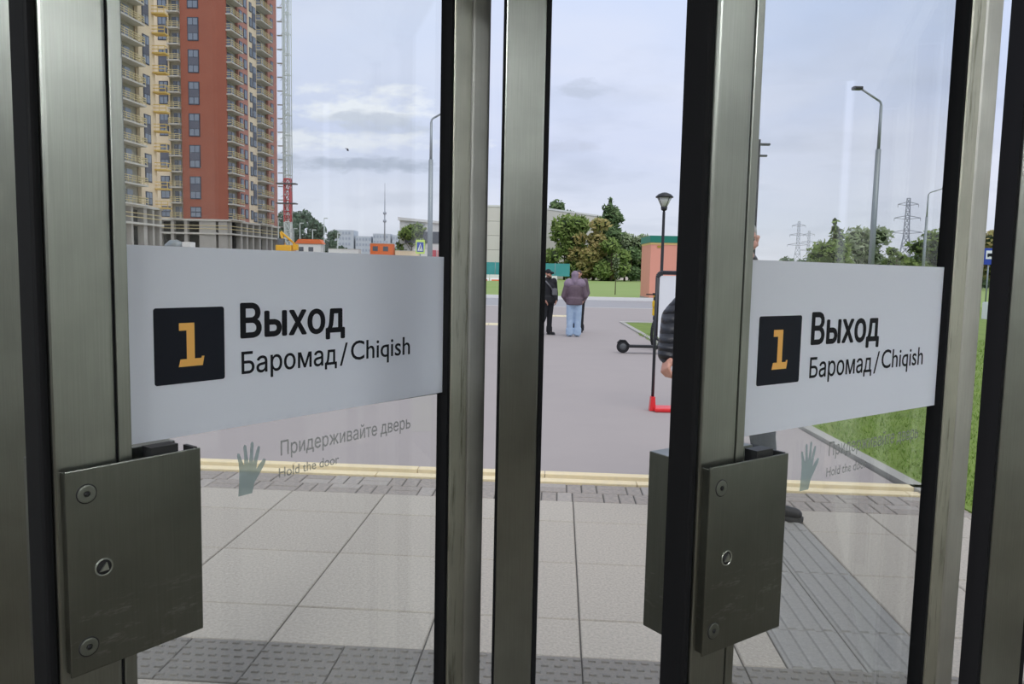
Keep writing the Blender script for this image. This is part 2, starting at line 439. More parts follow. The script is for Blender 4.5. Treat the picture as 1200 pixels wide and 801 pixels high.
MB().box(-3.44, 3.50, -.02, .10, -.001, .012).build('threshold', 'screw_steel', frame)
for a, b in ((-3.35, -2.31), (-2.21, -1.18), (1.21, 2.26), (2.37, 3.41)):
    MB().box(a, b, .034, .042, .10, 2.44).build('pane', 'clear_glass', frame)
    MB().bbox(a + .0, b - .0, .01, .065, .013, .099, .003).build('bottom_rail', 'brushed_steel', frame)
struct(MB().box(-4.75, -3.46, 1.68, 1.84, -.1, 2.56).build('wall_front_left', 'int_wall'))
struct(MB().box(3.52, 5.35, 1.68, 1.84, -.1, 2.56).build('wall_front_right', 'int_wall'))


# ------------------------------------------------------------------ lettering
def text_mesh(body, x0, x1, zb, cap, y, m, name, parent, bold=0.0, shear=0.0):
    def ev(txt, off):
        c = bpy.data.curves.new('t', 'FONT'); c.body = txt; c.size = 1; c.offset = off; c.resolution_u = 4
        o = bpy.data.objects.new('t', c); COL.objects.link(o)
        dg = bpy.context.evaluated_depsgraph_get()
        if any(q in txt for q in 'ыьм'):      # the soft-sign bowl is one self-crossing outline: split it into outline and hole
            cu = o.to_curve(dg).copy(); cu.dimensions = '2D'; cu.fill_mode = 'BOTH'
            for sp in [q for q in cu.splines if len(q.bezier_points) == 18]:
                P = [(p.co.copy(), p.handle_left.copy(), p.handle_right.copy()) for p in sp.bezier_points]
                x = P[10][0].x
                for idx in (range(0, 11), range(11, 18)):
                    ns = cu.splines.new('BEZIER'); ns.bezier_points.add(len(idx) - 1); ns.use_cyclic_u = True; ns.resolution_u = 4
                    for bp, i in zip(ns.bezier_points, idx):
                        bp.handle_left_type = bp.handle_right_type = 'FREE'
                        bp.co, bp.handle_left, bp.handle_right = P[i]
                        if i in (0, 17, 10, 11): bp.co.x = bp.handle_left.x = bp.handle_right.x = x
                        if i in (8, 9): bp.handle_left = bp.co; bp.handle_right = bp.co
                        if i == 10 : bp.handle_left = bp.co
                        if i in (0, 11): bp.handle_left = bp.co
                        if i == 17: bp.handle_right = bp.co
                        if i == 0: bp.handle_left = bp.co
                cu.splines.remove(sp)
            for sp in [q for q in cu.splines if len(q.bezier_points) == 38]:      # the letter em likewise, redrawn with straight strokes
                x0_, z0_ = sp.bezier_points[0].co.x - .075, sp.bezier_points[0].co.y
                ns = cu.splines.new('POLY'); pts = [(.075, 0), (.075, .542), (.207, .542), (.383, .105), (.557, .542), (.69, .542), (.69, 0), (.602, 0), (.602, .43), (.42, 0), (.344, 0), (.162, .43), (.162, 0)]
                ns.points.add(len(pts) - 1); ns.use_cyclic_u = True
                for pp, (a_, b_) in zip(ns.points, pts): pp.co = (x0_ + a_, z0_ + b_, 0, 1)
                cu.splines.remove(sp)
            o2 = bpy.data.objects.new('t2', cu); COL.objects.link(o2)
            me = bpy.data.meshes.new_from_object(o2.evaluated_get(bpy.context.evaluated_depsgraph_get())); bpy.data.objects.remove(o2)
        else:
            me = bpy.data.meshes.new_from_object(o.evaluated_get(dg))
        bpy.data.objects.remove(o); return me
    h = ev('H', 0); ch = max(v.co.y for v in h.vertices) - min(v.co.y for v in h.vertices); hb = min(v.co.y for v in h.vertices)
    me = ev(body, 0)
    xs = [v.co.x for v in me.vertices]; a, b = min(xs), max(xs)
    sx = (x1 - x0) / (b - a); sz = cap / ch
    for v in me.vertices: v.co = Vector((x0 + (v.co.x - a) * sx, y, zb + (v.co.y - hb) * sz))
    if bold:      # heavier weight: the same outlines repeated a hair to each side
        vs = [v.co.copy() for v in me.vertices]; fs = [tuple(p.vertices) for p in me.polygons]
        mb = MB()
        for k in range(8 if m == 'sign_letter' else 3):
            a = k * pi / 4 if m == 'sign_letter' else k * 2.1; mb.add([(v.x + bold * cos(a), v.y - k * .00001, v.z + bold * .8 * sin(a)) for v in vs], fs)
        me = bpy.data.meshes.new(name); me.from_pydata(mb.v, [], mb.f)
    me.materials.clear(); me.materials.append(MATS[m]); me.name = name
    return link(name, me, parent)


def rounded(x0, x1, z0, z1, r, n=5):
    pts = []
    for cx, cz, a0 in ((x1 - r, z0 + r, -90), (x1 - r, z1 - r, 0), (x0 + r, z1 - r, 90), (x0 + r, z0 + r, 180)):
        for k in range(n + 1):
            a = radians(a0 + 90 * k / n); pts.append((cx + r * cos(a), cz + r * sin(a)))
    return pts


def make_door(name, label, P, ang, gr, end, pz0, pz1):
    d = struct(thing(name, label, None, (P[0], P[1], 0), radians(ang)), label)
    st = MB().bbox(-.118, -.0345, -.022, .033, .03, 2.36, .006, 3).build('lock_stile', 'brushed_steel', d)
    MB().bbox(-.132, -.1185, -.018, .033, .03, 2.36, .006, 3).build('gasket', 'rubber', d)
    MB().box(-.0343, -.0318, -.018, .03, .03, 2.36).build('seam', 'rubber', d)
    MB().bbox(-.0315, -.0125, -.021, .022, .13, 2.27, .002).build('glazing_bead', 'brushed_steel', d)
    MB().box(-.016, gr + .002, -.004, .004, .12, 2.28).build('glass', 'clear_glass', d)
    MB().box(gr, gr + .008, -.019, .0105, .12, 2.28).build('gasket', 'rubber', d)
    MB().bbox(gr + .0085, gr + .062, -.022, .010, .03, 2.36, .003).build('hinge_stile', 'lit_steel_drips', d)
    MB().bbox(gr + .0635, end, -.021, .020, .03, 2.36, .014, 5).build('hinge_stile', 'hinge_steel_lit', d)
    for z0, z1 in ((.03, .119), (2.281, 2.36)):
        MB().bbox(-.0315, gr + .008, -.020, .010, z0, z1, .003).build('rail', 'brushed_steel', d)
    # the printed panel
    sg = MB().box(-.012, gr - .0005, -.0052, -.0044, 1.335, 1.625).build('sign_panel', 'sign_film', d)
    MB().prism([(.16, 1.3355), (gr - .0005, 1.3355), (gr - .0005, 1.3310), (.16, 1.3352)], .0046, .0056, 'Y').build('sign_edge', 'dark_backing', sg)
    MB().prism(rounded(.031, .147, 1.417, 1.533, .004), -.0058, -.0054, 'Y').build('number_panel', 'sign_black', sg)
    one = [(.070, .0), (.073, .0115), (.0835, .0115), (.0835, .0555), (.0715, .0555), (.0715, .0670), (.0965, .0670), (.0965, .0115), (.1075, .0115), (.1085, .0145), (.1125, .0145), (.1095, .0)]
    MB().prism([(x - .001, 1.4425 + z) for x, z in one], -.0063, -.0060, 'Y').build('numeral', 'sign_orange', sg)
    text_mesh('Выход', .178, .394, 1.4815, .0515, -.0056, 'sign_letter', 'lettering', sg, .0021)
    text_mesh('Баромад', .178, .3765, 1.4215, .034, -.0056, 'sign_letter', 'lettering', sg, .0005)
    text_mesh('/', .384, .403, 1.4175, .0415, -.0056, 'sign_letter', 'lettering', sg)
    text_mesh('Chiqish', .411, .567, 1.4255, .0355, -.0056, 'sign_letter', 'lettering', sg, .0004)
    # frosted film under the sign
    text_mesh('Придерживайте дверь', .253, .571, 1.2715, .0245, -.0050, 'frosted_letters', 'frosted_lettering', d, .0008)
    text_mesh('Hold the door', .249, .382, 1.2335, .0165, -.0050, 'frosted_letters', 'frosted_lettering', d, .0008)
    hand = [(.20, 0), (.226, 0), (.231, .018), (.240, .030), (.2515, .047), (.2535, .054), (.249, .056), (.240, .047), (.2345, .040), (.2365, .052), (.2415, .072), (.2420, .079), (.2385, .080),
            (.2345, .071), (.2285, .052), (.2290, .066), (.2300, .086), (.2275, .090), (.2245, .087), (.2225, .066), (.2205, .053), (.2180, .066), (.2160, .084), (.2130, .087), (.2105, .083),
            (.2120, .064), (.2115, .051), (.2070, .062), (.2030, .073), (.1995, .074), (.1985, .070), (.2010, .058), (.2025, .044), (.2020, .025)]
    MB().prism([(x - .031, 1.218 + z * .98) for x, z in hand], -.0054, -.0050, 'Y').build('hand_pictogram', 'frosted_film', d)
    # push plates: a folded box on the room side, the same outside
    pp = MB()
    pp.bbox(-.112, .083, -.0385, -.0345, pz0, pz1, .0016, 2).box(-.1105, -.1075, -.036, -.0222, pz0 + .004, pz1 - .004)
    pl = pp.build('push_plate', 'plate_steel', d)
    MB().box(.010, .052, -.030, -.0055, pz0 + .05, pz1 + .010).box(.074, .080, -.034, -.0055, pz0 + .05, pz1 + .001).build('clamp_block', 'black_block', d)
    for sx, sz in ((-.085, pz1 - .035), (-.088, pz0 + .037)):
        sc = MB().lathe([(.0122, -.0388), (.0122, -.0397), (.0105, -.0401), (.0045, -.0401), (.0040, -.0388)], (sx, 0, sz), 28, smooth=False, axis='Y').build('screw', 'plate_screw', pl)
        MB().lathe([(.0138, -.0384), (.0138, -.0388), (.0121, -.0388)], (sx, 0, sz), 28, axis='Y').build('screw_rim', 'dark_gap', pl)
        MB().lathe([(.0032, -.0386), (.0032, -.0404), (.001, -.0404)], (sx, 0, sz), 6, axis='Y').build('screw_socket', 'dark_gap', pl)
    lk = (-.065, 0, (pz0 + pz1) / 2)
    MB().lathe([(.0125, -.0384), (.0125, -.0398), (.0106, -.0400), (.0104, -.0386)], lk, 28, axis='Y').build('lock_ring', 'screw_steel', pl)
    MB().lathe([(.0104, -.0384), (.0104, -.0391), (.001, -.0391)], lk, 24, axis='Y').build('lock_recess', 'dark_gap', pl)
    MB().prism([(lk[0] - .0065, lk[2] - .005), (lk[0] + .006, lk[2] - .0045), (lk[0] + .0035, lk[2] + .0065)], -.0415, -.039, 'Y').build('lock_peg', 'screw_steel', pl)
    MB().bbox(-.112, .083, .034, .092, pz0, pz1, .0016, 2).build('outer_push_plate', 'plate_steel', d)
    return d


make_door('door_1', 'glass door left of the central post, left ajar, steel push plate showing wiped scuff marks', (-.553, 1.109), 53.13, .668, .800, 1.034, 1.321)
make_door('door_2', 'glass door right of the central post, opened less, lawn and tactile paving seen through it', (.394 - .0164, 1.26 - .0115), 35.11, .630, .775, 1.003, 1.305)

# ------------------------------------------------------------------ paving outside
PA = radians(-3.5)
pave = struct(thing('pavement', 'grey granite slab pavement with tactile strips in front of the doors', None, (0, 0, 0), PA))
MB().box(-6.0, 5.7, 1.62, 6.02, -.10, -.010).build('bedding', 'joint', pave)
U = [.13 + .667 * k for k in range(-8, 9)]
rows = [(1.98, 2.75), (3.08, 3.432), (3.432, 4.124), (4.124, 4.826), (4.826, 5.267)]
G0, G1 = .975, 1.617


def slab_mesh(wd, dp, b=.004, h=.035):
    z = 0
    return MB().add([(0, 0, -h), (wd, 0, -h), (wd, dp, -h), (0, dp, -h), (0, 0, z - b), (wd, 0, z - b), (wd, dp, z - b), (0, dp, z - b), (b, b, z), (wd - b, b, z), (wd - b, dp - b, z), (b, dp - b, z)],
                    [(0, 1, 5, 4), (1, 2, 6, 5), (2, 3, 7, 6), (3, 0, 4, 7), (4, 5, 9, 8), (5, 6, 10, 9), (6, 7, 11, 10), (7, 4, 8, 11), (8, 9, 10, 11)])


cache = {}
for ri, (v0, v1) in enumerate(rows):
    for u0, u1 in zip(U[:-1], U[1:]):
        segs = [(u0, u1)]
        if ri >= 1: segs = [(a, b) for a, b in ((u0, min(u1, G0)), (max(u0, G1), u1)) if b - a > .03]
        for a, b in segs:
            m = random.choice(('granite_slab', 'granite_slab', 'granite_slab_pale'))
            key = (round(b - a, 3), round(v1 - v0, 3), m)
            if key not in cache: cache[key] = slab_mesh(b - a - .007, v1 - v0 - .007, .005).mesh('paving_slab', m)
            link('paving_slab', cache[key], pave, (a + .0025, v0 + .0025, random.uniform(-.0012, .0012)))
# warning tiles with raised bars
wt = MB(); T = .333
s_ = slab_mesh(T - .004, T - .004, .003); wt.v += s_.v; wt.f += s_.f; wt.sm += s_.sm
for i in range(6):
    for j in range(6):
        x = (i + .5 + (.22 if j % 2 else -.22)) * .0545; y = (j + .5) * .0545
        a, c = .016, .008
        wt.add([(x - a, y - c, 0), (x + a, y - c, 0), (x + a, y + c, 0), (x - a, y + c, 0), (x - a + .003, y - c + .003, .006), (x + a - .003, y - c + .003, .006), (x + a - .003, y + c - .003, .006), (x - a + .003, y + c - .003, .006)],
               [(0, 1, 5, 4), (1, 2, 6, 5), (2, 3, 7, 6), (3, 0, 4, 7), (4, 5, 6, 7)])
wm = wt.mesh('tactile_tile', 'tactile_granite')
for k in range(-16, 17):
    link('tactile_tile', wm, pave, (.13 + k * .3335 + .002, 2.7515, random.uniform(-.001, .001)))
# guiding strip of ribbed tiles
for v0, v1 in rows[1:]:
    for k in range(2):
        u0 = G0 + k * (G1 - G0) / 2; wd = (G1 - G0) / 2 - .004; dp = v1 - v0 - .004
        g = slab_mesh(wd, dp, .003)
        for r in range(4):
            x = (r + .5) * wd / 4
            g.add([(x - .024, .004, 0), (x + .024, .004, 0), (x + .024, dp - .004, 0), (x - .024, dp - .004, 0), (x - .018, .008, .007), (x + .018, .008, .007), (x + .018, dp - .008, .007), (x - .018, dp - .008, .007)],
                  [(0, 1, 5, 4), (1, 2, 6, 5), (2, 3, 7, 6), (3, 0, 4, 7), (4, 5, 6, 7)])
        link('guide_tile', g.mesh('guide_tile', 'guide_granite'), pave, (u0 + .002, v0 + .002, -.002))
# basket-weave bricks, two blocks deep
bw, bl = .1105, .221
bm_ = {}
for m in ('brick_grey', 'brick_pale'):
    bm_[(m, 0)] = slab_mesh(bw - .008, bl - .008, .005).mesh('brick', m); bm_[(m, 1)] = slab_mesh(bl - .008, bw - .008, .005).mesh('brick', m)
for j in range(2):
    for i in range(-14, 14):
        u0 = .13 + i * bl - (.04 if j else 0); v0 = 5.268 + j * bl
        if u0 + bl > 3.02: continue
        for k in range(2):
            m = random.choice(('brick_grey', 'brick_grey', 'brick_pale'))
            if (i + j) % 2: link('brick', bm_[(m, 0)], pave, (u0 + k * bw, v0, random.uniform(-.003, .001)))
            else: link('brick', bm_[(m, 1)], pave, (u0, v0 + k * bw, random.uniform(-.003, .001)))
# the two-line yellow kerb
for k in range(-6, 3):
    a = .62 + k * 1.0
    b = min(a + .995, 3.02)
    MB().bbox(a, b, 5.715, 5.815, -.05, .012, .006).build('kerb_stone', 'yellow_curb', pave)
    MB().bbox(a + .3 if k < 2 else a + .3, max(a + .35, min(b + .3, 3.02)), 5.86, 5.955, -.05, .030, .006).build('kerb_stone', 'yellow_curb', pave)
    MB().box(a, b, 5.817, 5.858, -.05, -.004).build('kerb_channel', 'curb_stone', pave)

# ------------------------------------------------------------------ ground beyond
struct(MB().add([(-900, -60, -.12), (900, -60, -.12), (900, 1500, -.12), (-900, 1500, -.12)], [(0, 1, 2, 3)]).build('ground', 'yard_dirt'))
struct(MB().prism([(-40, 8.45), (-40, 35.0), (12.8, 35.0), (12.8, 24.75), (3.45, 24.75), (3.06, 8.0), (3.02, 5.80), (-6, 6.36)], -.10, -.004).build('path', 'asphalt'))
struct(MB().box(-60, 12.8, 35.0, 44.7, -.10, -.022).build('road', 'road_asphalt'))
struct(MB().box(-60, 12.8, 34.75, 35.0, -.09, .0).build('trim_1', 'curb_stone'), 'pale flat kerb along the near side of the road')
struct(MB().box(-60, 12.8, 44.7, 45.0, -.09, .16).build('trim_2', 'barrier_white'), 'pale raised kerb between the road and the far lawn')
struct(MB().prism([(3.06, 5.36), (3.07, 8.0), (3.45, 24.6), (3.58, 24.6), (3.19, 8.0), (3.18, 5.36)], -.09, .030).build('trim_3', 'concrete'), 'pale kerb along the lawn right of the path')
struct(MB().prism([(3.45, 24.6), (3.45, 24.75), (12.8, 24.75), (12.8, 24.6)], -.09, .035).build('trim_4', 'curb_stone'), 'pale kerb at the far end of the near lawn')
struct(MB().prism([(3.19, 5.10), (3.19, 8.0), (3.585, 24.59), (12.8, 24.59), (12.8, 45.0), (60, 45.0), (60, 2.2), (5.6, 2.0), (5.6, 4.95)], -.09, .012).build('lawn', 'lawn'))
struct(MB().box(-9, 300, 45.01, 165, -.09, .012).build('far_lawn', 'lawn_far'))
for i, (x0, y0, k) in enumerate(((1.25, 27.2, 3), (-1.3, 22.3, 4))):
    t = thing('tactile_patch', ['pale yellow tactile patch on the path just beyond the standing people', 'pale yellow tactile patch seen between the left door and the central post'][i], 'tactile paving', (x0, y0, 0))
    for a in range(k):
        for b in range(3): link('tile', MB().bbox(0, .29, 0, .29, -.03, .006, .004, 1).mesh('tile', 'pale_yellow'), t, (a * .3, b * .3, 0))
# blades of grass on the near lawn
g = MB()
rg = random.Random(3)
for _ in range(42000):
    y = 5.2 + 15 * rg.random() ** 1.8
    x = 3.25 + rg.random() * (.35 + .62 * y * .75)
    if x > 13: continue
    a = rg.random() * 6.28; h = rg.uniform(.02, .05) * (1 + y * .03); wd = .003 + y * .0004
    g.add([(x - wd * cos(a), y - wd * sin(a), .008), (x + wd * cos(a), y + wd * sin(a), .008), (x + rg.uniform(-.03, .03), y + rg.uniform(-.03, .03), h)], [(0, 1, 2)])
me = bpy.data.meshes.new('grass'); me.from_pydata(g.v, [], g.f); me.materials.append(MATS['grass_blades'])
tag(link('grass', me), 'short mown grass blades on the lawn right of the path', 'grass', kind='stuff')

# ------------------------------------------------------------------ trees and shrubs
def foliage(blobs, n, size, m, seed, core='leaf_core'):
    r = random.Random(seed); g = MB()
    tot = sum(b[3] * b[4] * b[5] for b in blobs) or 1
    for b in blobs:
        k = int(n * (b[3] * b[4] * b[5]) / tot)
        for _ in range(k):
            a = r.random() * 6.283; z = r.uniform(-1, 1); q = math.sqrt(1 - z * z); rr = .62 + .46 * r.random() ** .7
            c = Vector((b[0] + b[3] * rr * q * cos(a), b[1] + b[4] * rr * q * sin(a), b[2] + b[5] * rr * z))
            u = Vector((r.gauss(0, 1), r.gauss(0, 1), r.gauss(0, 1))).normalized(); v = u.orthogonal().normalized()
            s = size * r.uniform(.5, 1.3)
            g.add([c - u * s, c + v * s * .5, c + u * s, c - v * s * .5], [(0, 1, 2, 3)])
    me = bpy.data.meshes.new('foliage'); 
    nv = len(g.v)
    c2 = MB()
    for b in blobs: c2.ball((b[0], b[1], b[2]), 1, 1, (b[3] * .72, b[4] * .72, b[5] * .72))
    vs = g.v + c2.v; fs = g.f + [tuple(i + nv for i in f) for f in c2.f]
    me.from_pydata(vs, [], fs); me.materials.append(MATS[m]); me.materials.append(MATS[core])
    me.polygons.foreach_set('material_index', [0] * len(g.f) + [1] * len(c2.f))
    return me


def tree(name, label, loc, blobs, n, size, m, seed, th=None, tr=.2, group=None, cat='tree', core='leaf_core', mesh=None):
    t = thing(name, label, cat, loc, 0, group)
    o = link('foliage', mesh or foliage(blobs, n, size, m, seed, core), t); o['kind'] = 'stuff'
    th = th or max(b[2] for b in blobs)
    k = MB().tube((0, 0, -.1), (0, 0, th * .8), tr, tr * .5, 8)
    rr = random.Random(seed)
    for i in range(4):
        a = rr.random() * 6.28; k.tube((0, 0, th * (.3 + .1 * i)), (cos(a) * th * .2, sin(a) * th * .2, th * (.5 + .1 * i)), tr * .4, tr * .15, 6)
    k.build('trunk', 'bark', t)
    return t


def clump(w, h, k, seed, flat=.8, z0=.0):
    """a bushy crown of k overlapping lobes, wider below, ragged on top"""
    r = random.Random(seed); out = []
    for i in range(k):
        zf = r.random(); x = (r.random() - .5) * w * (1.05 - .55 * zf)
        rad = w * r.uniform(.15, .26)
        out.append((x, (r.random() - .5) * w * .5, z0 + min(h - rad * .75, h * (.12 + .8 * zf)), rad, rad, rad * flat))
    return out


def conifer(w, h, seed):
    r = random.Random(seed); out = []
    for i in range(9):
        f = i / 8; out.append((r.uniform(-.12, .12) * w, 0, h * (.12 + .82 * f), w * (.5 - .42 * f) * r.uniform(.85, 1.15), w * (.5 - .42 * f), h * .085))
        if i < 8: out.append((r.choice((-1, 1)) * w * (.34 - .26 * f), 0, h * (.14 + .78 * f), w * .15, w * .15, h * .04))
    return out


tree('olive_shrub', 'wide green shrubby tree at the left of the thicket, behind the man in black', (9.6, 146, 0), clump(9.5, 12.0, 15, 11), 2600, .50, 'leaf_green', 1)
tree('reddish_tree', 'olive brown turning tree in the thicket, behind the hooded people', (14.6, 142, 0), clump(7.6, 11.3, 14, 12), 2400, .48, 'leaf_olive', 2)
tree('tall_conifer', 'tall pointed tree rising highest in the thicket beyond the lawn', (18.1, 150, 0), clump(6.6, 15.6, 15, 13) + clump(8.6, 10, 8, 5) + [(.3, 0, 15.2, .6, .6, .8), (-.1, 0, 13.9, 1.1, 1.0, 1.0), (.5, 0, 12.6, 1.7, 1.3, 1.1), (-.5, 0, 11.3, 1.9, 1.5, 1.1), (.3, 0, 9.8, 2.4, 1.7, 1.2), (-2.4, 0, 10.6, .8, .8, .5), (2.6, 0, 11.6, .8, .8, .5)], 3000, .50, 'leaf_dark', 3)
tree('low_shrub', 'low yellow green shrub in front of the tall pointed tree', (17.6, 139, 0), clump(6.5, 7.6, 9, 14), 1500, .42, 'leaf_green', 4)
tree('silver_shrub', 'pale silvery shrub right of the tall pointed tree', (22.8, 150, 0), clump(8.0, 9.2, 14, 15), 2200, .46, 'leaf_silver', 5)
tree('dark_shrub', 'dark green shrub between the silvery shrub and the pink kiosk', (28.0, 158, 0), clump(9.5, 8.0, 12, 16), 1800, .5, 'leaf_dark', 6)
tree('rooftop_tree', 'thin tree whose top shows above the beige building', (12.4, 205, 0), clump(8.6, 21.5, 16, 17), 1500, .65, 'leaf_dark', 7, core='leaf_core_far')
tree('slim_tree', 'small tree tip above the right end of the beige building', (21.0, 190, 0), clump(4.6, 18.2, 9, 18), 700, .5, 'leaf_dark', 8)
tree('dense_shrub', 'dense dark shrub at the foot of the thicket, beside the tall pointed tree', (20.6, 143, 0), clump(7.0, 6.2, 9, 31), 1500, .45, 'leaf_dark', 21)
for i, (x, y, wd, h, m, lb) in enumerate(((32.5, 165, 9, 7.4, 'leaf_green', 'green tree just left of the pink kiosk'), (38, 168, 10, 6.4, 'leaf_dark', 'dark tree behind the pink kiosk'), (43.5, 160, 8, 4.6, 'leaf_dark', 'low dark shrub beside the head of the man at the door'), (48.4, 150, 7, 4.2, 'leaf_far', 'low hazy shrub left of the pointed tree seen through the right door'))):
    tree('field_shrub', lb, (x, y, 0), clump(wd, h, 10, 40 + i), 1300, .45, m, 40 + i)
# sapling standing in the far lawn
t = thing('sapling', 'thin young tree staked alone in the lawn in front of the thicket', 'tree', (7.3, 55, 0))
MB().tube((0, 0, 0), (0, 0, 3.0), .035, .015, 6).build('trunk', 'bark', t)
o = link('foliage', foliage([(0, 0, 2.2, .28, .28, .75), (.05, 0, 1.4, .2, .2, .4)], 130, .07, 'leaf_silver', 9), t); o['kind'] = 'stuff'
for o in list(t.children):
    if o.name.startswith('foliage'): pass
# right-hand trees
tree('pointed_tree', 'green tree with a pointed top seen through the right door', (48.6, 118, 0), conifer(6.5, 10.6, 21) + clump(7.2, 7, 7, 22), 2200, .42, 'leaf_green', 22)
tree('round_tree', 'paler rounded tree beside the pointed one in the right door', (55.3, 124, 0), clump(8.4, 9.6, 14, 23), 2200, .42, 'leaf_silver', 23)
tree('small_tree', 'small tree between the two street lamps', (63.4, 128, 0), clump(5.2, 7.4, 9, 24), 1100, .40, 'leaf_green', 24)
tree('wide_tree', 'broad green tree behind the curved street lamp', (71.6, 132, 0), clump(9.5, 11.0, 14, 25), 2400, .46, 'leaf_green', 25)
tree('wide_tree', 'dark tree just left of the hinge stile of the right door', (77.6, 134, 0), clump(7.0, 9.5, 10, 26), 1500, .46, 'leaf_dark', 26)
tree('roadside_tree', 'olive green tree behind the bus stop sign', (75.6, 122, 0), clump(7.6, 9.2, 13, 27), 2200, .42, 'leaf_olive', 27)
tree('roadside_tree', 'green tree right of the bus stop sign, partly behind the post', (81.5, 124, 0), clump(8.2, 8.8, 12, 28), 2000, .42, 'leaf_green', 28)
for i in range(9):
    x = 52 + i * 6.2
    tree('hedge_tree', '%s low dark tree from the left in the belt behind the right-hand field' % ('first second third fourth fifth sixth seventh eighth ninth'.split()[i]), (x, 150 + (i % 3) * 3, 0), clump(7.6, 5.2 + (i * 7 % 3) * .6, 9, 60 + i), 900, .5, 'leaf_far', 60 + i, group='low trees of the belt behind the right-hand field', core='leaf_core_far')
# wooded hill on the left, beyond the site
hm = [foliage(clump(17, 25, 13, 80 + i, .75), 1500, 1.0, 'leaf_hill', 80 + i, 'leaf_core_far') for i in range(3)]
hl = ['tallest dark tree of the wood beside the hoist tower', 'dark tree of the wood behind the white lamp posts', 'dark tree in the middle of the wood left of the radio mast',
      'rounded dark tree on the falling edge of the wood', 'lower dark tree near the end of the wood', 'last low tree at the end of the wood above the orange cabin', 'dark tree of the wood hidden behind the hoist tower']
for i, (x, y, s) in enumerate(((-97, 335, 1.12), (-90.5, 330, 1.02), (-85.0, 332, .90), (-80.4, 329, .74), (-76.6, 331, .60), (-73.0, 330, .42), (-104, 336, 1.12))):
    t = tree('wood_tree', hl[i], (x, y, 0), [(0, 0, 16, 1, 1, 1)], 1, 1, 'leaf_hill', i, 18, .5, 'trees of the wood beyond the building site', mesh=hm[i % 3])
    t.scale = (s * .85, s * .85, s)
tree('round_crown_tree', 'lone round-crowned green tree left of the crossing sign', (-24.6, 186, 0), clump(7.0, 9.6, 15, 90, .85, 2.6), 1800, .5, 'leaf_green', 90)

# ------------------------------------------------------------------ beige hall, teal fence, barriers
def ring_wall(root, name, a, b, z0, z1, nu, nv, m, gap=.05, th=.3):
    """wall of separate cladding panels from a to b"""
    a = Vector(a); b = Vector(b); d = (b - a); L = d.length; ang = math.atan2(d.y, d.x)
    wd = L / nu; h = (z1 - z0) / nv
    me = MB().bbox(gap / 2, wd - gap / 2, -.06, th, gap / 2, h - gap / 2, .03, 1).mesh(name, m)
    for i in range(nu):
        for j in range(nv):
            p = a + d * (i / nu)
            link(name, me, root, (p.x, p.y, z0 + j * h), ang)


hall = thing('hall_building', 'long beige panelled building behind the trees, beyond the teal fence', 'building', (-8, 150, 0))
ring_wall(hall, 'cladding_panel', (0, 0), (11.2, 0), 0, 13.7, 1, 5, 'panel_beige')
ring_wall(hall, 'cladding_panel', (11.2, 0), (27.1, 21.5), 0, 13.7, 2, 5, 'panel_beige')
MB().prism([(0, .35), (11.1, .35), (26.6, 21.9), (0, 22)], 0, 13.6).build('core', 'shell_dark', hall)
MB().prism([(-.1, -.15), (11.25, -.15), (27.3, 21.5), (27.0, 21.9), (11.0, .2), (-.1, .2)], 13.70, 14.05).build('parapet', 'white_panel', hall)
MB().prism([(0, .2), (11.1, .2), (26.9, 21.8), (0, 22)], 13.6, 13.72).build('roof', 'concrete', hall)

fence = thing('site_fence', 'teal mesh fence in front of the beige building', 'fence', (-14, 116, 0))
for k in range(10):
    MB().box(k * 2.25 + .03, k * 2.25 + 2.2, -.02, .02, .85, 2.75).build('fence_panel', 'teal', fence)
    MB().tube((k * 2.25, 0, -.1), (k * 2.25, 0, 2.85), .04, n=6).build('fence_post', 'galvanised', fence)
for k in range(11):
    col = 'barrier_white'
    o = MB().prism([(-.38, 0), (.38, 0), (.30, .22), (.13, .40), (.10, .92), (-.10, .92), (-.13, .40), (-.30, .22)], -.95, .95, 'X').build('road_barrier', col)
    o.location = (-14.5 + k * 2.0, 113.6, 0)
    MB().prism([(-.385, 0), (.385, 0), (.31, .20), (-.31, .20)], -.7, .7, 'X').build('red_base', 'barrier_red', o)
    tag(o, 'white road barrier with orange base below the teal fence, %s from the left end' % ('first second third fourth fifth sixth seventh eighth ninth tenth eleventh'.split()[k]), 'barrier', 'white road barriers below the teal fence')

# low shop with red fascia at the far left, behind the crossing sign
shop = thing('shop_building', 'low white building with red shop fronts left of the door stile', 'building', (-27.5, 186, 0))
MB().prism([(0, 0), (17, 0), (17, 18), (0, 18)], 0, 13.0).build('wall', 'white_panel', shop)
MB().prism([(-.4, 13.0), (17.3, 11.9), (17.3, 12.3), (-.4, 13.7)], -.5, 18.5, 'Y').build('roof', 'white_panel', shop)
for k in range(5): MB().box(1.2 + k * 3.1, 3.9 + k * 3.1, -.12, 0, 7.6, 10.4).build('window', 'window_pane_dark', shop)
for k in range(4):
    MB().box(6.4 + k * 2.6, 8.8 + k * 2.6, -.5, 0, 3.9, 6.0).build('shop_fascia', 'shop_pink' if k % 2 else 'shop_red', shop)
    MB().box(6.4 + k * 2.6, 8.8 + k * 2.6, -.2, 0, 0, 3.7).build('shop_window', 'window_pane_dark', shop)

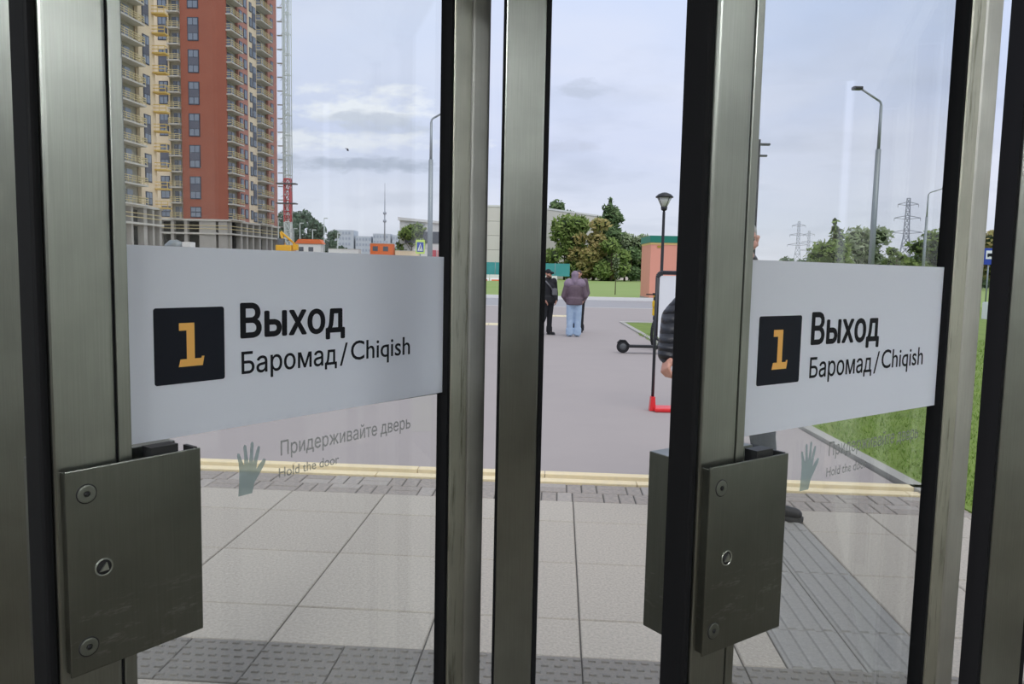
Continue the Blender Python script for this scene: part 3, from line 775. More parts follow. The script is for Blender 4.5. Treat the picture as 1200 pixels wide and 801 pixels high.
# ------------------------------------------------------------------ pink kiosk
kk = thing('kiosk', 'pink kiosk with a green roof edge behind the swing board', 'kiosk', (8.05, 45.5, 0))
MB().box(0, 4.3, 0, 3.2, 0, 3.40).build('wall', 'pink_wall', kk)
MB().box(-.015, 4.35, -.03, 3.25, 3.28, 3.401).build('cornice', 'kiosk_cream', kk)
MB().box(-.06, 4.40, -.07, 3.3, 3.402, 3.80).build('roof_edge', 'kiosk_green', kk)
MB().box(-.02, 4.33, -.02, 3.22, 0, .16).build('plinth', 'concrete', kk)
MB().box(.38, .72, -.03, 0, 3.10, 3.22).build('plaque', 'plaque', kk)

# ------------------------------------------------------------------ lamps
pl = thing('park_lamp', 'black park lamp with a bowl-shaped glass head beside the pink kiosk', 'street lamp', (4.80, 25, 0))
MB().lathe([(.085, 0), (.085, .5), (.055, .55), (.045, 3.55), (.03, 3.62)], n=12).build('pole', 'lamp_black', pl)
MB().lathe([(.04, 3.60), (.09, 3.63), (.11, 3.72), (.02, 3.73)], n=16).build('collar', 'lamp_black', pl)
MB().lathe([(.09, 3.72), (.24, 4.02), (.02, 4.03)], n=18).build('glass_bowl', 'lamp_glass', pl)
MB().lathe([(.28, 4.02), (.285, 4.05), (.20, 4.13), (.08, 4.18), (.01, 4.19)], n=20).build('hat', 'lamp_black', pl)
for k in range(4):
    a = k * pi / 2 + .5
    MB().tube((.09 * cos(a), .09 * sin(a), 3.72), (.245 * cos(a), .245 * sin(a), 4.03), .012, n=6).build('rib', 'lamp_black', pl)


def street_lamp(label, loc, h, reach, side, lean=0.0):
    """tapered galvanised pole with a curved arm"""
    t = thing('street_lamp', label, 'street lamp', loc)
    t.rotation_euler = (0, lean, 0)
    MB().tube((0, 0, 0), (0, 0, h * .74), .13, .105, 10).build('pole', 'galvanised', t)
    b = MB().tube((0, 0, h * .74), (0, 0, h * .93), .07, .06, 8)
    pts = [(0, 0, h * .93)]
    for k in range(1, 6):
        a = k / 5 * pi / 2 * .8; pts.append((side * reach * .22 * (1 - cos(a)), 0, h * .93 + reach * .22 * sin(a)))
    pts.append((side * reach * .82, 0, h))
    b.path(pts, .045).build('arm', 'galvanised', t)
    MB().bbox(min(side * reach * .78, side * reach * 1.15), max(side * reach * .78, side * reach * 1.15), -.14, .14, h - .05, h + .08, .04).build('lamp_head', 'lamp_black', t)


street_lamp('tall street lamp with an arm reaching left, seen high in the right door', (14.80, 32, 0), 9.22, 1.05, -1)
street_lamp('more distant street lamp with an arm reaching right, in the right door', (35.0, 66, 0), 9.25, 1.5, 1)
street_lamp('street lamp curving over beside the hinge stile of the left door', (-4.02, 37, 0), 9.1, 1.1, 1)

# thing seen just past the lock stile of the right door: a small twin floodlight on a pole
fl = thing('floodlight_pole', 'pole with two small floodlights showing beside the lock stile of the right door', 'street lamp', (6.20, 20, 0))
MB().tube((0, 0, 0), (0, 0, 5.05), .04, n=8).build('pole', 'lamp_black', fl)
MB().bbox(0, .28, -.05, .05, 4.90, 4.96, .02).build('floodlight', 'scooter_grey', fl)
MB().bbox(0, .22, -.05, .05, 4.62, 4.67, .02).build('floodlight', 'scooter_grey', fl)


def lattice(mb, w0, w1, z0, z1, n, r):
    """square lattice tower between heights"""
    for i in range(n):
        a, b = i / n, (i + 1) / n
        za, zb = z0 + (z1 - z0) * a, z0 + (z1 - z0) * b
        wa, wb = (w0 + (w1 - w0) * a) / 2, (w0 + (w1 - w0) * b) / 2
        ca = [(-wa, -wa, za), (wa, -wa, za), (wa, wa, za), (-wa, wa, za)]; cb = [(-wb, -wb, zb), (wb, -wb, zb), (wb, wb, zb), (-wb, wb, zb)]
        for k in range(4):
            mb.tube(ca[k], cb[k], r * 1.3, n=4, smooth=False); mb.tube(cb[k], cb[(k + 1) % 4], r, n=4, smooth=False)
            mb.tube(ca[k], cb[(k + 1) % 4], r * .8, n=4, smooth=False)
            mb.tube(ca[(k + 1) % 4], cb[k], r * .8, n=4, smooth=False)


def pylon(label, loc, h):
    t = thing('power_pylon', label, 'pylon', loc, radians(-20))
    m = MB(); lattice(m, h * .2, h * .06, 0, h * .55, 5, .11); lattice(m, h * .06, h * .035, h * .55, h, 6, .09); m.build('tower', 'pylon_grey', t)
    for f, wd in ((.60, .17), (.77, .14), (.93, .11)):
        a = MB()
        for s in (-1, 1):
            a.tube((0, 0, h * f + h * .03), (s * h * wd, 0, h * f), .12, n=4); a.tube((0, 0, h * f - h * .015), (s * h * wd, 0, h * f), .10, n=4)
            a.tube((s * h * wd, 0, h * f), (s * h * wd, 0, h * f - h * .035), .09, n=4)
        a.build('crossarm', 'pylon_grey', t)


pylon('large power pylon right of the tall street lamp', (139, 275, 0), 29.8)
pylon('smaller, farther power pylon left of the pointed tree', (151, 412, 0), 30.5)
pylon('farthest faint power pylon beside the pointed tree', (192, 505, 0), 31.0)

# radio mast on the left
t = thing('radio_mast', 'slim radio mast rising above the orange container', 'mast', (-50.2, 300, 0))
m = MB(); m.tube((0, 0, 0), (0, 0, 12), .5, .45, 8); m.tube((0, 0, 12), (0, 0, 27), .28, .2, 8); m.tube((0, 0, 27), (0, 0, 34), .12, .08, 6); m.build('pole', 'pylon_grey', t)
for z in (19, 22): MB().lathe([(.3, z), (.65, z + .1), (.65, z + .9), (.3, z + 1)], n=10).build('antenna_ring', 'pylon_grey', t)
# bird
t = thing('bird', 'small dark bird flying left of the radio mast', 'bird', (-43, 200, 31.2))
MB().ball((0, 0, 0), .16, 2, (1.9, .8, .8)).add([(-.1, -.05, .05), (.2, -.05, .05), (.3, -.7, .35), (.0, -.75, .4)], [(0, 1, 2, 3)]).add([(-.1, .05, .05), (.2, .05, .05), (-.5, .2, .65), (-.7, .15, .55)], [(0, 1, 2, 3)]).build('body', 'lamp_black', t)

# ------------------------------------------------------------------ signs and bin
t = thing('pedestrian_crossing_sign', 'lime-edged pedestrian crossing sign above the left door panel', 'road sign', (-7.27, 60, 0))
MB().tube((0, .05, 0), (0, .05, 3.9), .035, n=8).build('pole', 'galvanised', t)
MB().bbox(-.35, .35, -.02, .02, 2.72, 3.80, .02).build('lime_board', 'sign_lime', t)
MB().bbox(-.26, .26, -.035, -.018, 2.88, 3.62, .01).build('blue_panel', 'sign_blue', t)
MB().prism([(-.20, 2.96), (.20, 2.96), (0, 3.54)], -.045, -.036, 'Y').build('white_triangle', 'sign_white', t)
m = MB(); m.ball((0, -.05, 3.36), .032, 1); m.prism([(-.035, 3.16), (.035, 3.16), (.03, 3.32), (-.03, 3.32)], -.055, -.047, 'Y')
m.prism([(-.03, 3.17), (.0, 3.17), (-.07, 3.0), (-.10, 3.0)], -.055, -.047, 'Y'); m.prism([(.0, 3.17), (.03, 3.17), (.10, 3.0), (.07, 3.0)], -.055, -.047, 'Y')
m.build('walking_figure', 'sign_black', t)
t = thing('bus_stop_sign', 'blue and white bus stop sign on a pole at the right edge', 'road sign', (20.30, 33, 0))
MB().tube((0, .05, 0), (0, .05, 2.95), .03, n=8).build('pole', 'galvanised', t)
MB().bbox(-.235, .235, -.02, .02, 2.26, 2.96, .01).build('blue_board', 'sign_blue', t)
MB().box(-.18, .18, -.03, -.019, 2.50, 2.86).build('white_panel', 'sign_white', t)
m = MB(); m.bbox(-.12, .12, -.042, -.030, 2.61, 2.74, .01, 1); m.box(-.11, -.06, -.045, -.03, 2.58, 2.615).box(.06, .11, -.045, -.03, 2.58, 2.615)
m.build('bus_symbol', 'sign_black', t)
t = thing('litter_bin', 'teal bin in a white frame on the grass under the bus stop sign', 'bin', (19.62, 31.5, .01))
MB().lathe([(.15, .08), (.20, .12), (.21, .56), (.18, .58)], n=16).build('bin_body', 'bin_teal', t)
m = MB()
for x in (-.24, .24): m.box(x - .03, x + .03, -.2, .2, 0, .66)
m.box(-.26, .26, -.2, .2, .62, .70).build('bin_frame', 'sign_white', t)
t = thing('bollard', 'thin grey bollard between the left door and the central post', 'bollard', (-.75, 20.5, 0))
MB().tube((0, 0, 0), (0, 0, .62), .028, n=8).build('pole', 'galvanised', t); MB().ball((0, 0, .63), .035, 2).build('cap', 'galvanised', t)

# ------------------------------------------------------------------ swing board
t = thing('swing_board', 'white pavement board in a black tube frame with a red foot', 'sign board', (1.66, 8.9, 0), 0)


def rr_tube(x0, x1, z0, z1, r, rad, y=0):
    pts = rounded(x0, x1, z0, z1, r, 5); pts.append(pts[0]); return [(a, y, b) for a, b in pts]


MB().path(rr_tube(0, .70, .02, 1.615, .06, 0), .018).build('tube_frame', 'board_frame', t)
MB().prism(rounded(.03, .67, .845, 1.575, .035), -.006, .006, 'Y').build('panel', 'board_white', t)
MB().path(rr_tube(.014, .686, .822, 1.60, .05, 0, -.004), .014).build('panel_frame', 'board_frame', t)
MB().bbox(.01, .69, -.12, .12, -.001, .045, .018, 3).build('foot', 'board_red', t)
for s in (0, 1):
    x = .0 if not s else .70
    MB().prism([(x - .035, .0), (x + .035, .0), (x + .022, .165), (x - .022, .165)], -.045, .045, 'Y').build('foot_socket', 'board_red', t)

# ------------------------------------------------------------------ scooters
t = thing('kick_scooter', 'dark grey kick scooter standing behind the swing board', 'scooter', (2.22, 15.3, 0))
MB().lathe([(.045, -.03), (.105, -.035), (.125, -.02), (.125, .02), (.105, .035), (.045, .03)], (0, 0, .125), 22, axis='Y').build('wheel', 'tyre', t)
MB().lathe([(.02, -.04), (.07, -.038), (.07, .038), (.02, .04)], (0, 0, .125), 16, axis='Y').build('hub', 'scooter_grey', t)
MB().bbox(.10, .82, -.09, .09, .115, .165, .015).prism([(-.12, .20), (-.06, .265), (.05, .262), (.14, .16), (.13, .14), (.04, .245), (-.05, .248), (-.11, .19)], -.05, .05, 'Y').build('deck', 'tyre', t)
MB().lathe([(.045, -.03), (.105, -.035), (.125, -.02), (.125, .02), (.105, .035), (.045, .03)], (.98, 0, .125), 22, axis='Y').build('wheel', 'tyre', t)
MB().lathe([(.02, -.045), (.07, -.04), (.07, .04), (.02, .045)], (.98, 0, .125), 16, axis='Y').build('hub', 'scooter_silver', t)
MB().tube((.80, 0, .14), (.90, 0, .40), .035, .03).tube((.97, 0, .13), (.88, 0, .50), .028).tube((.88, 0, .50), (.80, 0, 1.05), .022).build('stem', 'scooter_grey', t)
MB().tube((.80, -.22, 1.06), (.80, .22, 1.06), .016).build('handlebar', 'tyre', t)
MB().prism([(.86, .25), (.93, .29), (1.05, .27), (1.12, .18), (1.10, .17), (1.03, .25), (.93, .265), (.87, .235)], -.045, .045, 'Y').build('mudguard', 'scooter_silver', t)

t = thing('parked_bicycle', 'dark bicycle wheel and silver frame showing behind the swing board', 'bicycle', (3.05, 16.2, 0), radians(62))
for x in (0, .98):
    m = MB()
    n = 28
    for k in range(n):
        a, b = 2 * pi * k / n, 2 * pi * (k + 1) / n
        m.tube((x + .32 * cos(a), 0, .33 + .32 * sin(a)), (x + .32 * cos(b), 0, .33 + .32 * sin(b)), .032, n=6, caps=False)
    wh = m.build('wheel', 'tyre', t)
    s_ = MB()
    for k in range(12): s_.tube((x, 0, .33), (x + .31 * cos(k * pi / 6), 0, .33 + .31 * sin(k * pi / 6)), .003, n=4)
    s_.build('spokes', 'scooter_silver', wh)
MB().path([(0, 0, .33), (.35, 0, .78), (.86, 0, .80), (.45, 0, .30), (.35, 0, .78)], .018).path([(0, 0, .33), (.45, 0, .30)], .014).path([(.98, 0, .33), (.84, 0, .95)], .018).build('bicycle_frame', 'scooter_silver', t)
MB().bbox(.22, .42, -.06, .06, .90, .95, .02).tube((.34, 0, .78), (.32, 0, .92), .014).build('saddle', 'tyre', t)
MB().tube((.84, -.26, .97), (.84, .26, .97), .014).build('handlebar', 'tyre', t)

t = thing('rental_scooter', 'bright yellow scooter with black handlebar at the end of the kerb', 'scooter', (4.62, 24.9, .035), radians(240))
MB().tube((0, 0, .20), (.10, 0, .86), .055, .045, 12).bbox(-.06, .10, -.07, .07, .20, .48, .03).bbox(-.0, .16, -.06, .06, .48, .68, .03).build('stem', 'scooter_yellow', t)
MB().tube((.11, -.28, .88), (.11, .28, .88), .02).tube((.11, 0, .70), (.11, 0, .88), .03).bbox(.06, .16, -.06, .06, .86, .93, .02).tube((.09, .18, .88), (.02, .24, .86), .01).build('handlebar', 'tyre', t)
MB().bbox(-.95, -.05, -.09, .09, .11, .17, .02).build('deck', 'tyre', t)
for x in (.0, -.98): MB().lathe([(.04, -.035), (.10, -.035), (.12, -.02), (.12, .02), (.10, .035), (.04, .035)], (x, 0, .12), 20, axis='Y').build('wheel', 'tyre', t)
MB().box(.075, .082, -.03, .03, .36, .44).build('badge', 'tyre', t)

# ------------------------------------------------------------------ construction yard at the foot of the towers
def cabin(label, name, x, y, L, h, m, z=0):
    t = thing(name, label, 'container', (x, y, z), group=None)
    MB().box(0, L, 0, 2.4, 0, h).build('body', m, t)
    MB().box(.0, L, -.05, 2.45, h + .001, h + .12).build('roof', 'pale_concrete', t)
    for k in range(max(1, int(L / 2.2))): MB().box(.5 + k * 2.0, 1.5 + k * 2.0, -.04, 0, h * .45, h * .8).build('window', 'window_pane_dark', t)
    return t


cabin('orange container stacked at the foot of the radio mast', 'site_container', -27.9, 150, 4.4, 2.6, 'orange_box', 3.6)
cabin('grey container under the orange one', 'site_container', -28.2, 149.8, 6.0, 3.48, 'pale_concrete')
cabin('white site cabin with an orange roof right of the wood', 'site_cabin', -44.5, 158, 5.0, 2.6, 'white_panel', 3.4)
MB().prism([(-44.9, 6.25), (-39.2, 6.25), (-39.8, 7.1), (-44.2, 7.1)], 157.8, 160.6, 'Y')
o = MB().prism([(-.3, 0), (5.4, 0), (4.8, .9), (.5, .9)], -.2, 2.6, 'Y').build('orange_cover', 'orange_box'); o.location = (-44.5, 158, 6.14)
tag(o, 'orange tarpaulin heaped on the white site cabin', 'tarpaulin')
cabin('grey base cabin under the white site cabin', 'site_cabin', -44.8, 157.8, 5.6, 3.26, 'pale_concrete')
cabin('pinkish site hut left of the orange cover', 'site_hut', -50.6, 165, 4.2, 5.6, 'shop_pink')
cabin('pale site hut between the orange cover and the radio mast', 'site_hut', -36.5, 152, 6.0, 5.0, 'white_panel')
cabin('beige site hut right of the orange container', 'site_hut', -23.2, 151, 4.6, 4.9, 'cream_wall')
cabin('white site hut left of the crossing sign', 'site_hut', -21.4, 165, 3.2, 5.8, 'white_panel')
# earth mounds
for i, (x, y, wx, h, lb) in enumerate(((-47, 140, 9, 4.3, 'sandy heap of earth right of the yellow digger'), (-37, 138, 8, 3.9, 'sandy heap of earth in front of the pale hut'), (-30, 136, 8, 3.6, 'sandy heap below the orange container'), (-54, 142, 6, 3.6, 'sandy heap at the foot of the hoist tower'))):
    r = random.Random(i); m = MB()
    prof = [(wx, 0), (wx * .7, h * .4), (wx * .35, h * .8), (wx * .1, h)]
    m.lathe(prof, n=16); m.v = [(a + r.uniform(-.3, .3), b + r.uniform(-.3, .3), max(0, c + r.uniform(-.2, .2))) for a, b, c in m.v]
    o = m.build('earth_heap', 'yard_dirt'); o.location = (x, y, -.11); tag(o, lb, 'earth heap')
# excavator
t = thing('excavator', 'yellow excavator with folded arm in front of the hoist tower', 'excavator', (-38.6, 130, 2.6))
MB().bbox(-1.2, 1.4, -1, 1, 1.0, 2.4, .1).build('house', 'machine_yellow', t)
MB().bbox(-.9, .1, -.9, .1, 2.4, 3.5, .1).build('cab', 'window_pane_dark', t)
MB().tube((.2, 0, 1.6), (-.6, 0, 4.6), .28, .22, 6).tube((-.6, 0, 4.6), (1.8, 0, 2.6), .22, .16, 6).build('arm', 'machine_yellow', t)
MB().bbox(1.5, 2.3, -.5, .5, 1.6, 2.6, .1).build('bucket', 'machine_yellow', t)
for y in (-.9, .9): MB().bbox(-1.5, 1.5, y - .25, y + .25, 0, .8, .2).build('track', 'tyre', t)
# thin white poles of the yard
for i, (x, y, h, lb) in enumerate(((-52.4, 172, 12.0, 'first pale yard pole right of the hoist tower'), (-50.6, 172, 11.6, 'second pale yard pole right of the hoist tower'), (-49.0, 172, 9.8, 'short pale yard pole in front of the wood'), (-47.6, 172, 11.0, 'pale yard pole with a bent arm in front of the wood'),
                                    (-44.8, 172, 9.6, 'pale yard pole with a flat lamp head in front of the wood'), (-42.2, 172, 12.2, 'tallest pale yard pole in front of the wood'), (-39.2, 172, 9.0, 'pale yard pole at the thin end of the wood'))):
    t = thing('yard_pole', lb, 'pole', (x, y, 0)); MB().tube((0, 0, 0), (0, 0, h), .12, .09, 6).build('pole', 'mast_pale', t)
    MB().box(-.05, .8, -.1, .1, h - .1, h + .12).build('lamp_head', 'mast_pale', t)
# hazy distant blocks
for i, (x, wd, h, lb) in enumerate(((-94, 11, 20.5, 'pale hazy apartment block nearest the wood'), (-82, 8, 17.5, 'lower hazy block right of the first one'), (-73, 9, 19.0, 'hazy block left of the radio mast'), (-63, 6, 18.4, 'hazy block right of the radio mast'), (-56, 9, 15.0, 'low hazy block left of the round-crowned tree'))):
    t = thing('distant_block', lb, 'building', (x, 400, 0), group=None)
    MB().box(0, wd, 0, 12, 0, h).build('wall', 'haze_wall', t)
    m = MB()
    for k in range(5):
        for j in range(int(wd / 1.6)): m.box(.4 + j * 1.6, 1.3 + j * 1.6, -.15, 0, h - 2.2 - k * 2.8, h - .9 - k * 2.8)
    m.build('window', 'haze_window', t)['kind'] = 'stuff'

# ------------------------------------------------------------------ the apartment towers under construction
FL = 2.96; Z0 = 10.2; NF = 17
wcache = {}


def window_group(root, x, y, z, ang, wd, h, dark=False, rows=3):
    """tall window: frame, panes, solid middle panel (sub-parts share meshes)"""
    key = (wd, h, rows)
    if key not in wcache:
        f = MB().box(-.08, wd + .08, -.04, .12, -.08, h + .08).mesh('window', 'window_frame')
        p = MB().box(.10, wd / 2 - .06, -.075, -.041, .09, h / rows - .09).mesh('pane', 'window_pane')
        s = MB().box(.05, wd - .05, -.07, -.041, 0, h / rows).mesh('spandrel', 'spandrel')
        wcache[key] = (f, p, s)
    f, p, s = wcache[key]
    o = link('window', f, root, (x, y, z), ang)
    for r in range(rows):
        if rows >= 3 and r == 1: link('spandrel', s, o, (0, 0, h / rows)); continue
        for k in range(2): link('pane', p, o, (k * (wd / 2 - .035), 0, r * h / rows))
    return o


def balcony_stack(root, x, y, ang, wd, depth, rail='timber_rail', floors=NF, back=True):
    """a bay of balconies: recessed back, slab and rails on every floor"""
    key = (wd, depth, rail)
    slab = MB().box(0, wd, -depth, .6, -.12, .12).mesh('balcony', 'pale_concrete')
    rl = MB()
    for z in (.42, .75, 1.08): rl.box(.02, wd - .02, -depth + .02, -depth + .08, z, z + .10)
    for k in range(int(wd / 1.0) + 1): rl.box(.02 + k * (wd - .1) / max(1, int(wd / 1.0)), .08 + k * (wd - .1) / max(1, int(wd / 1.0)), -depth + .02, -depth + .09, .1, 1.18)
    for xx in (.02, wd - .08): rl.box(xx, xx + .06, -depth + .04, .3, 1.05, 1.14).box(xx, xx + .06, -depth + .04, .3, .6, .68)
    rm = rl.mesh('railing', rail)
    dm = MB().box(wd * .22, wd * .55, .50, .58, .15, 2.3).mesh('balcony_door', 'window_pane_dark')
    dm2 = MB().box(wd * .60, wd * .80, .50, .58, .9, 2.3).mesh('balcony_window', 'window_pane')
    for f in range(floors):
        b = link('balcony', slab, root, (x, y, Z0 + f * FL), ang)
        link('railing', rm, b); link('balcony_door', dm, b); link('balcony_window', dm2, b)


def wall_strip(root, x0, x1, y, ang0, z0, z1, m, ox, oy, th=.5):
    pass


def face(root, P, ang, elems, name_prefix=''):
    """elems laid along a face starting at P (local to root); each (kind, t0, t1, material)"""
    c, s = cos(ang), sin(ang)
    for kind, t0, t1, m in elems:
        px, py = P[0] + c * t0, P[1] + s * t0
        L = t1 - t0
        if kind == 'wall':
            o = MB().box(0, L, 0, .5, 0, NF * FL).build('wall', m, root); o.location = (px, py, Z0); o.rotation_euler = (0, 0, ang)
        elif kind == 'bay':
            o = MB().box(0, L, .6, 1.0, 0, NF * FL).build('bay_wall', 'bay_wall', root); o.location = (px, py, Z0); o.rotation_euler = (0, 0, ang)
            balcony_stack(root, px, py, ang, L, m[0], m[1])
        elif kind == 'win':
            for k in range(-1, NF // 2 + 1):
                z = Z0 + FL * (1 + 2 * k) + .9
                if k == -1: window_group(root, px - s * -0 , py, Z0 + .35, ang, L, 1.9, rows=2); continue
                if z + 4.2 > Z0 + NF * FL + 3: continue
                window_group(root, px, py, z, ang, L, 4.15)
        elif kind == 'win1':
            for k in range(NF):
                window_group(root, px, py, Z0 + FL * k + .8, ang, L, 1.7, rows=1)


def podium(root, P, ang, L, cols, deep=8):
    """raw concrete frame of the two lowest storeys"""
    c, s = cos(ang), sin(ang)
    def put(mb, name, m, t=0, z=0):
        o = mb.build(name, m, root); o.location = (P[0] + c * t, P[1] + s * t, z); o.rotation_euler = (0, 0, ang); return o
    put(MB().box(-.2, L + .2, -.5, deep, 9.85, 10.19), 'floor_slab', 'pale_concrete')
    put(MB().box(-.2, L + .2, -.6, deep, 7.3, 7.6), 'floor_slab', 'pale_concrete')
    put(MB().box(0, L, 3.2, 3.5, -.1, 9.84), 'inner_wall', 'shell_dark')
    for t0, w_ in cols: put(MB().box(0, w_, -.3, .7, -.1, 9.84), 'column', 'concrete', t0)
    for z in (8.3, 8.9):
        put(MB().box(0, L, -.35, -.27, z, z + .12), 'guard_rail', 'timber_rail')


# farther tower: front face towards the station, long side running away
TX, TY = -69.8, 150
tw = thing('tower_block', 'tall red and cream apartment tower under construction, hoist on its right', 'building', (TX, TY, 0))
f0 = -55.4 - TX
face(tw, (0, 0), 0, [('wall', 0, 3.55, 'cream_wall'), ('bay', 3.56, 5.75, (.9, 'timber_rail')), ('wall', 5.76, f0, 'red_wall')])
face(tw, (0, -.04), 0, [('win', 1.65, 3.25, None), ('win', 7.25, 9.2, None)])
sa = math.atan2(1, .111)
face(tw, (f0, 0), sa, [('bay', .02, 5.0, (1.1, 'timber_rail')), ('wall', 5.01, 9.2, 'hazed_red_wall'), ('wall', 9.21, 13.2, 'cream_wall'), ('bay', 13.21, 18.7, (1.1, 'timber_rail')), ('wall', 18.71, 23.2, 'hazed_red_wall')])
face(tw, (f0 + .04, 0), sa, [('win1', 5.5, 6.7, None), ('win1', 7.4, 8.6, None), ('win1', 10.0, 10.9, None), ('win', 11.3, 12.7, None), ('win1', 20.0, 21.2, None)])
MB().prism([(.2, 1.02), (f0 - .62, 1.02), (f0 - .62 + .111 * 23, 23.2), (.2, 23)], Z0 + .1, Z0 + NF * FL).build('core', 'concrete', tw)
MB().prism([(f0 - 2.0, .51), (f0 - .02, .51), (f0 - .02, .56), (f0 - 2.0, 1.01)], Z0, Z0 + NF * FL).build('corner_wall', 'red_wall', tw)
MB().prism([(0, 0), (f0, 0), (f0 + .111 * 23.2, 23.2), (0, 23)], Z0 + NF * FL, Z0 + NF * FL + .8).build('roof', 'concrete', tw)
podium(tw, (0, 0), 0, f0, [(0, .5), (1.1, .5), (3.4, .6), (6.0, .6), (8.9, .6), (9.5, 2.6), (12.6, 1.7)])
podium(tw, (f0 + .02, 0), sa, 23.2, [(.2, .7), (4.6, .8), (7.2, .7), (10.0, .7), (13.0, .8), (16.5, .7), (19.0, .8), (22.3, .8)], deep=6)
# floor edges and ties sticking out at the far end
for f in range(NF): MB().box(f0 + 2.6, f0 + 4.0, 23.3, 23.7, Z0 + f * FL - .1, Z0 + f * FL + .1).build('scaffold_tie', 'concrete', tw)

# nearer tower, only a slice of it shows
nt = thing('cream_tower_block', 'nearer cream apartment tower under construction beside the lock stile', 'building', (-57.3, 115, 0))
na = math.atan2(1, .1)
face(nt, (-.35, -3.5), na, [('bay', 0, 7.1, (1.15, 'timber_rail'))])
face(nt, (0, 0), na, [('wall', 3.62, 8.0, 'cream_wall')])
face(nt, (.04, 0), na, [('win', 4.75, 6.35, None)])
MB().prism([(-14, -3.5), (-1.4, -3.5), (-.6, 7.9), (-14, 7.9)], Z0 + .1, Z0 + NF * FL).build('core', 'cream_wall', nt)
podium(nt, (-.1, -3.5), na, 11.5, [(0, .6), (3.4, .5), (6.6, .9), (9.0, .5), (10.9, .6)], deep=5)
sl = MB().box(0, 2.0, -.9, .6, -.1, .1).mesh('balcony', 'yellow_timber')
rr_ = MB().box(0, 2.0, -.9, -.84, .5, .62).box(0, 2.0, -.9, -.84, 1.0, 1.12).box(.9, .98, -.9, -.84, .1, 1.1).box(1.92, 2.0, -.9, -.84, .1, 1.1).box(1.94, 2.0, -.9, .4, 1.0, 1.1).mesh('railing', 'yellow_timber')
for f in range(NF):
    b = link('balcony', sl, nt, (.80, 7.98, Z0 + f * FL)); link('railing', rr_, b)

# hoist / crane mast right of the tower
t = thing('hoist_mast', 'slim pale lattice mast with a red hoist cage at the right of the tower', 'crane', (-46.7, 160, 0))
m = MB(); lattice(m, 1.15, 1.15, 0, 10.5, 6, .13); m.build('lower_mast', 'mast_pale', t)
m = MB()
for x, y in ((-.68, -.6), (.68, -.6), (-.68, .6), (.68, .6)): m.tube((x, y, 10.5), (x, y, 62), .09, n=4)
for k in range(13):
    z = 12 + k * 4.0; m.box(-.68, .68, -.66, -.54, z, z + .18).box(-.68, .68, .54, .66, z, z + .18)
m.build('upper_mast', 'mast_pale', t)
m = MB()
for k in range(13): m.tube((-.68, -.6, 12 + k * 4.0), (.68, -.6, 14 + k * 4.0), .03, n=4); m.tube((.68, -.6, 14 + k * 4), (-.68, -.6, 16 + k * 4), .03, n=4)
m.build('bracing', 'mast_pale', t)
m = MB(); lattice(m, 1.3, 1.3, 10.5, 19.3, 4, .08); m.box(.5, .7, -.9, .9, 12.5, 16.8); m.build('hoist_cage', 'mast_red', t)
for z in (14.2, 18.2): MB().box(-2.2, 1.8, -.9, .9, z, z + .22).build('platform', 'scooter_grey', t)
m = MB()
for k in range(17): m.tube((-.7, 0, 13 + k * FL), (-2.3, 3, 13 + k * FL), .06, n=4)
m.build('wall_tie', 'mast_pale', t)
t = thing('site_scaffold', 'pale scaffold bay between the tower and the hoist mast', 'scaffold', (-49.4, 168, 0))
m = MB(); lattice(m, 1.0, 1.0, 10, 62, 26, .05); m.build('scaffold_frame', 'mast_pale', t)
# site truck at the foot of the towers
t = thing('mixer_truck', 'grey concrete mixer truck parked under the red tower', 'truck', (-60.5, 138, 2.6))
MB().lathe([(.3, -1.8), (1.1, -.8), (1.2, .4), (.6, 1.6)], (0, 0, 2.0), 16, axis='X').build('drum', 'galvanised', t)
MB().bbox(1.7, 3.2, -1.1, 1.1, .6, 2.8, .1).build('cab', 'white_panel', t); MB().box(-2.2, 3.2, -1, 1, .5, .8).build('chassis', 'tyre', t)
for x in (-1.6, -.6, 2.4): MB().lathe([(.5, -1.1), (.5, 1.1)], (x, 0, .5), 14, axis='Y').build('wheel', 'tyre', t)

# ------------------------------------------------------------------ people
def body_mesh(segs, voxel, name, m, smooth=3):
    """closed surface grown from tapered, flattened limbs merged into one continuous skin.
    seg = (p, q, r_at_p, r_at_q, (squash_x, squash_y))"""
    g = MB()
    for sg in segs:
        p, q, r1, r2 = Vector(sg[0]), Vector(sg[1]), sg[2], sg[3]
        sq = sg[4] if len(sg) > 4 else (1, 1)
        d = q - p; L = max(d.length, 1e-5); dn = d.normalized() if d.length > 1e-6 else Vector((0, 0, 1))
        rot = dn.to_track_quat('Z', 'Y').to_matrix(); n = 16
        rings = []
        for k in range(5): a = -pi / 2 + k * pi / 8; rings.append((r1 * cos(a), r1 * sin(a)))
        for k in range(5): a = k * pi / 8; rings.append((r2 * cos(a), L + r2 * sin(a)))
        vs = []
        for r, z in rings:
            for k in range(n):
                a = 2 * pi * k / n; v = rot @ Vector((max(r, 1e-4) * cos(a), max(r, 1e-4) * sin(a), z))
                vs.append((p.x + v.x * sq[0], p.y + v.y * sq[1], p.z + v.z))
        fs = [(i * n + k, i * n + (k + 1) % n, (i + 1) * n + (k + 1) % n, (i + 1) * n + k) for i in range(9) for k in range(n)]
        fs += [tuple(reversed(range(n))), tuple(9 * n + k for k in range(n))]
        g.add(vs, fs, True)
    me = g.mesh(name, m)
    o = bpy.data.objects.new('tmp', me); COL.objects.link(o)
    r = o.modifiers.new('r', 'REMESH'); r.mode = 'VOXEL'; r.voxel_size = voxel; r.use_smooth_shade = True
    s = o.modifiers.new('s', 'SMOOTH'); s.iterations = smooth; s.factor = .5
    out = bpy.data.meshes.new_from_object(o.evaluated_get(bpy.context.evaluated_depsgraph_get()))
    bpy.data.objects.remove(o); out.name = name
    if not out.materials: out.materials.append(MATS[m])
    return out


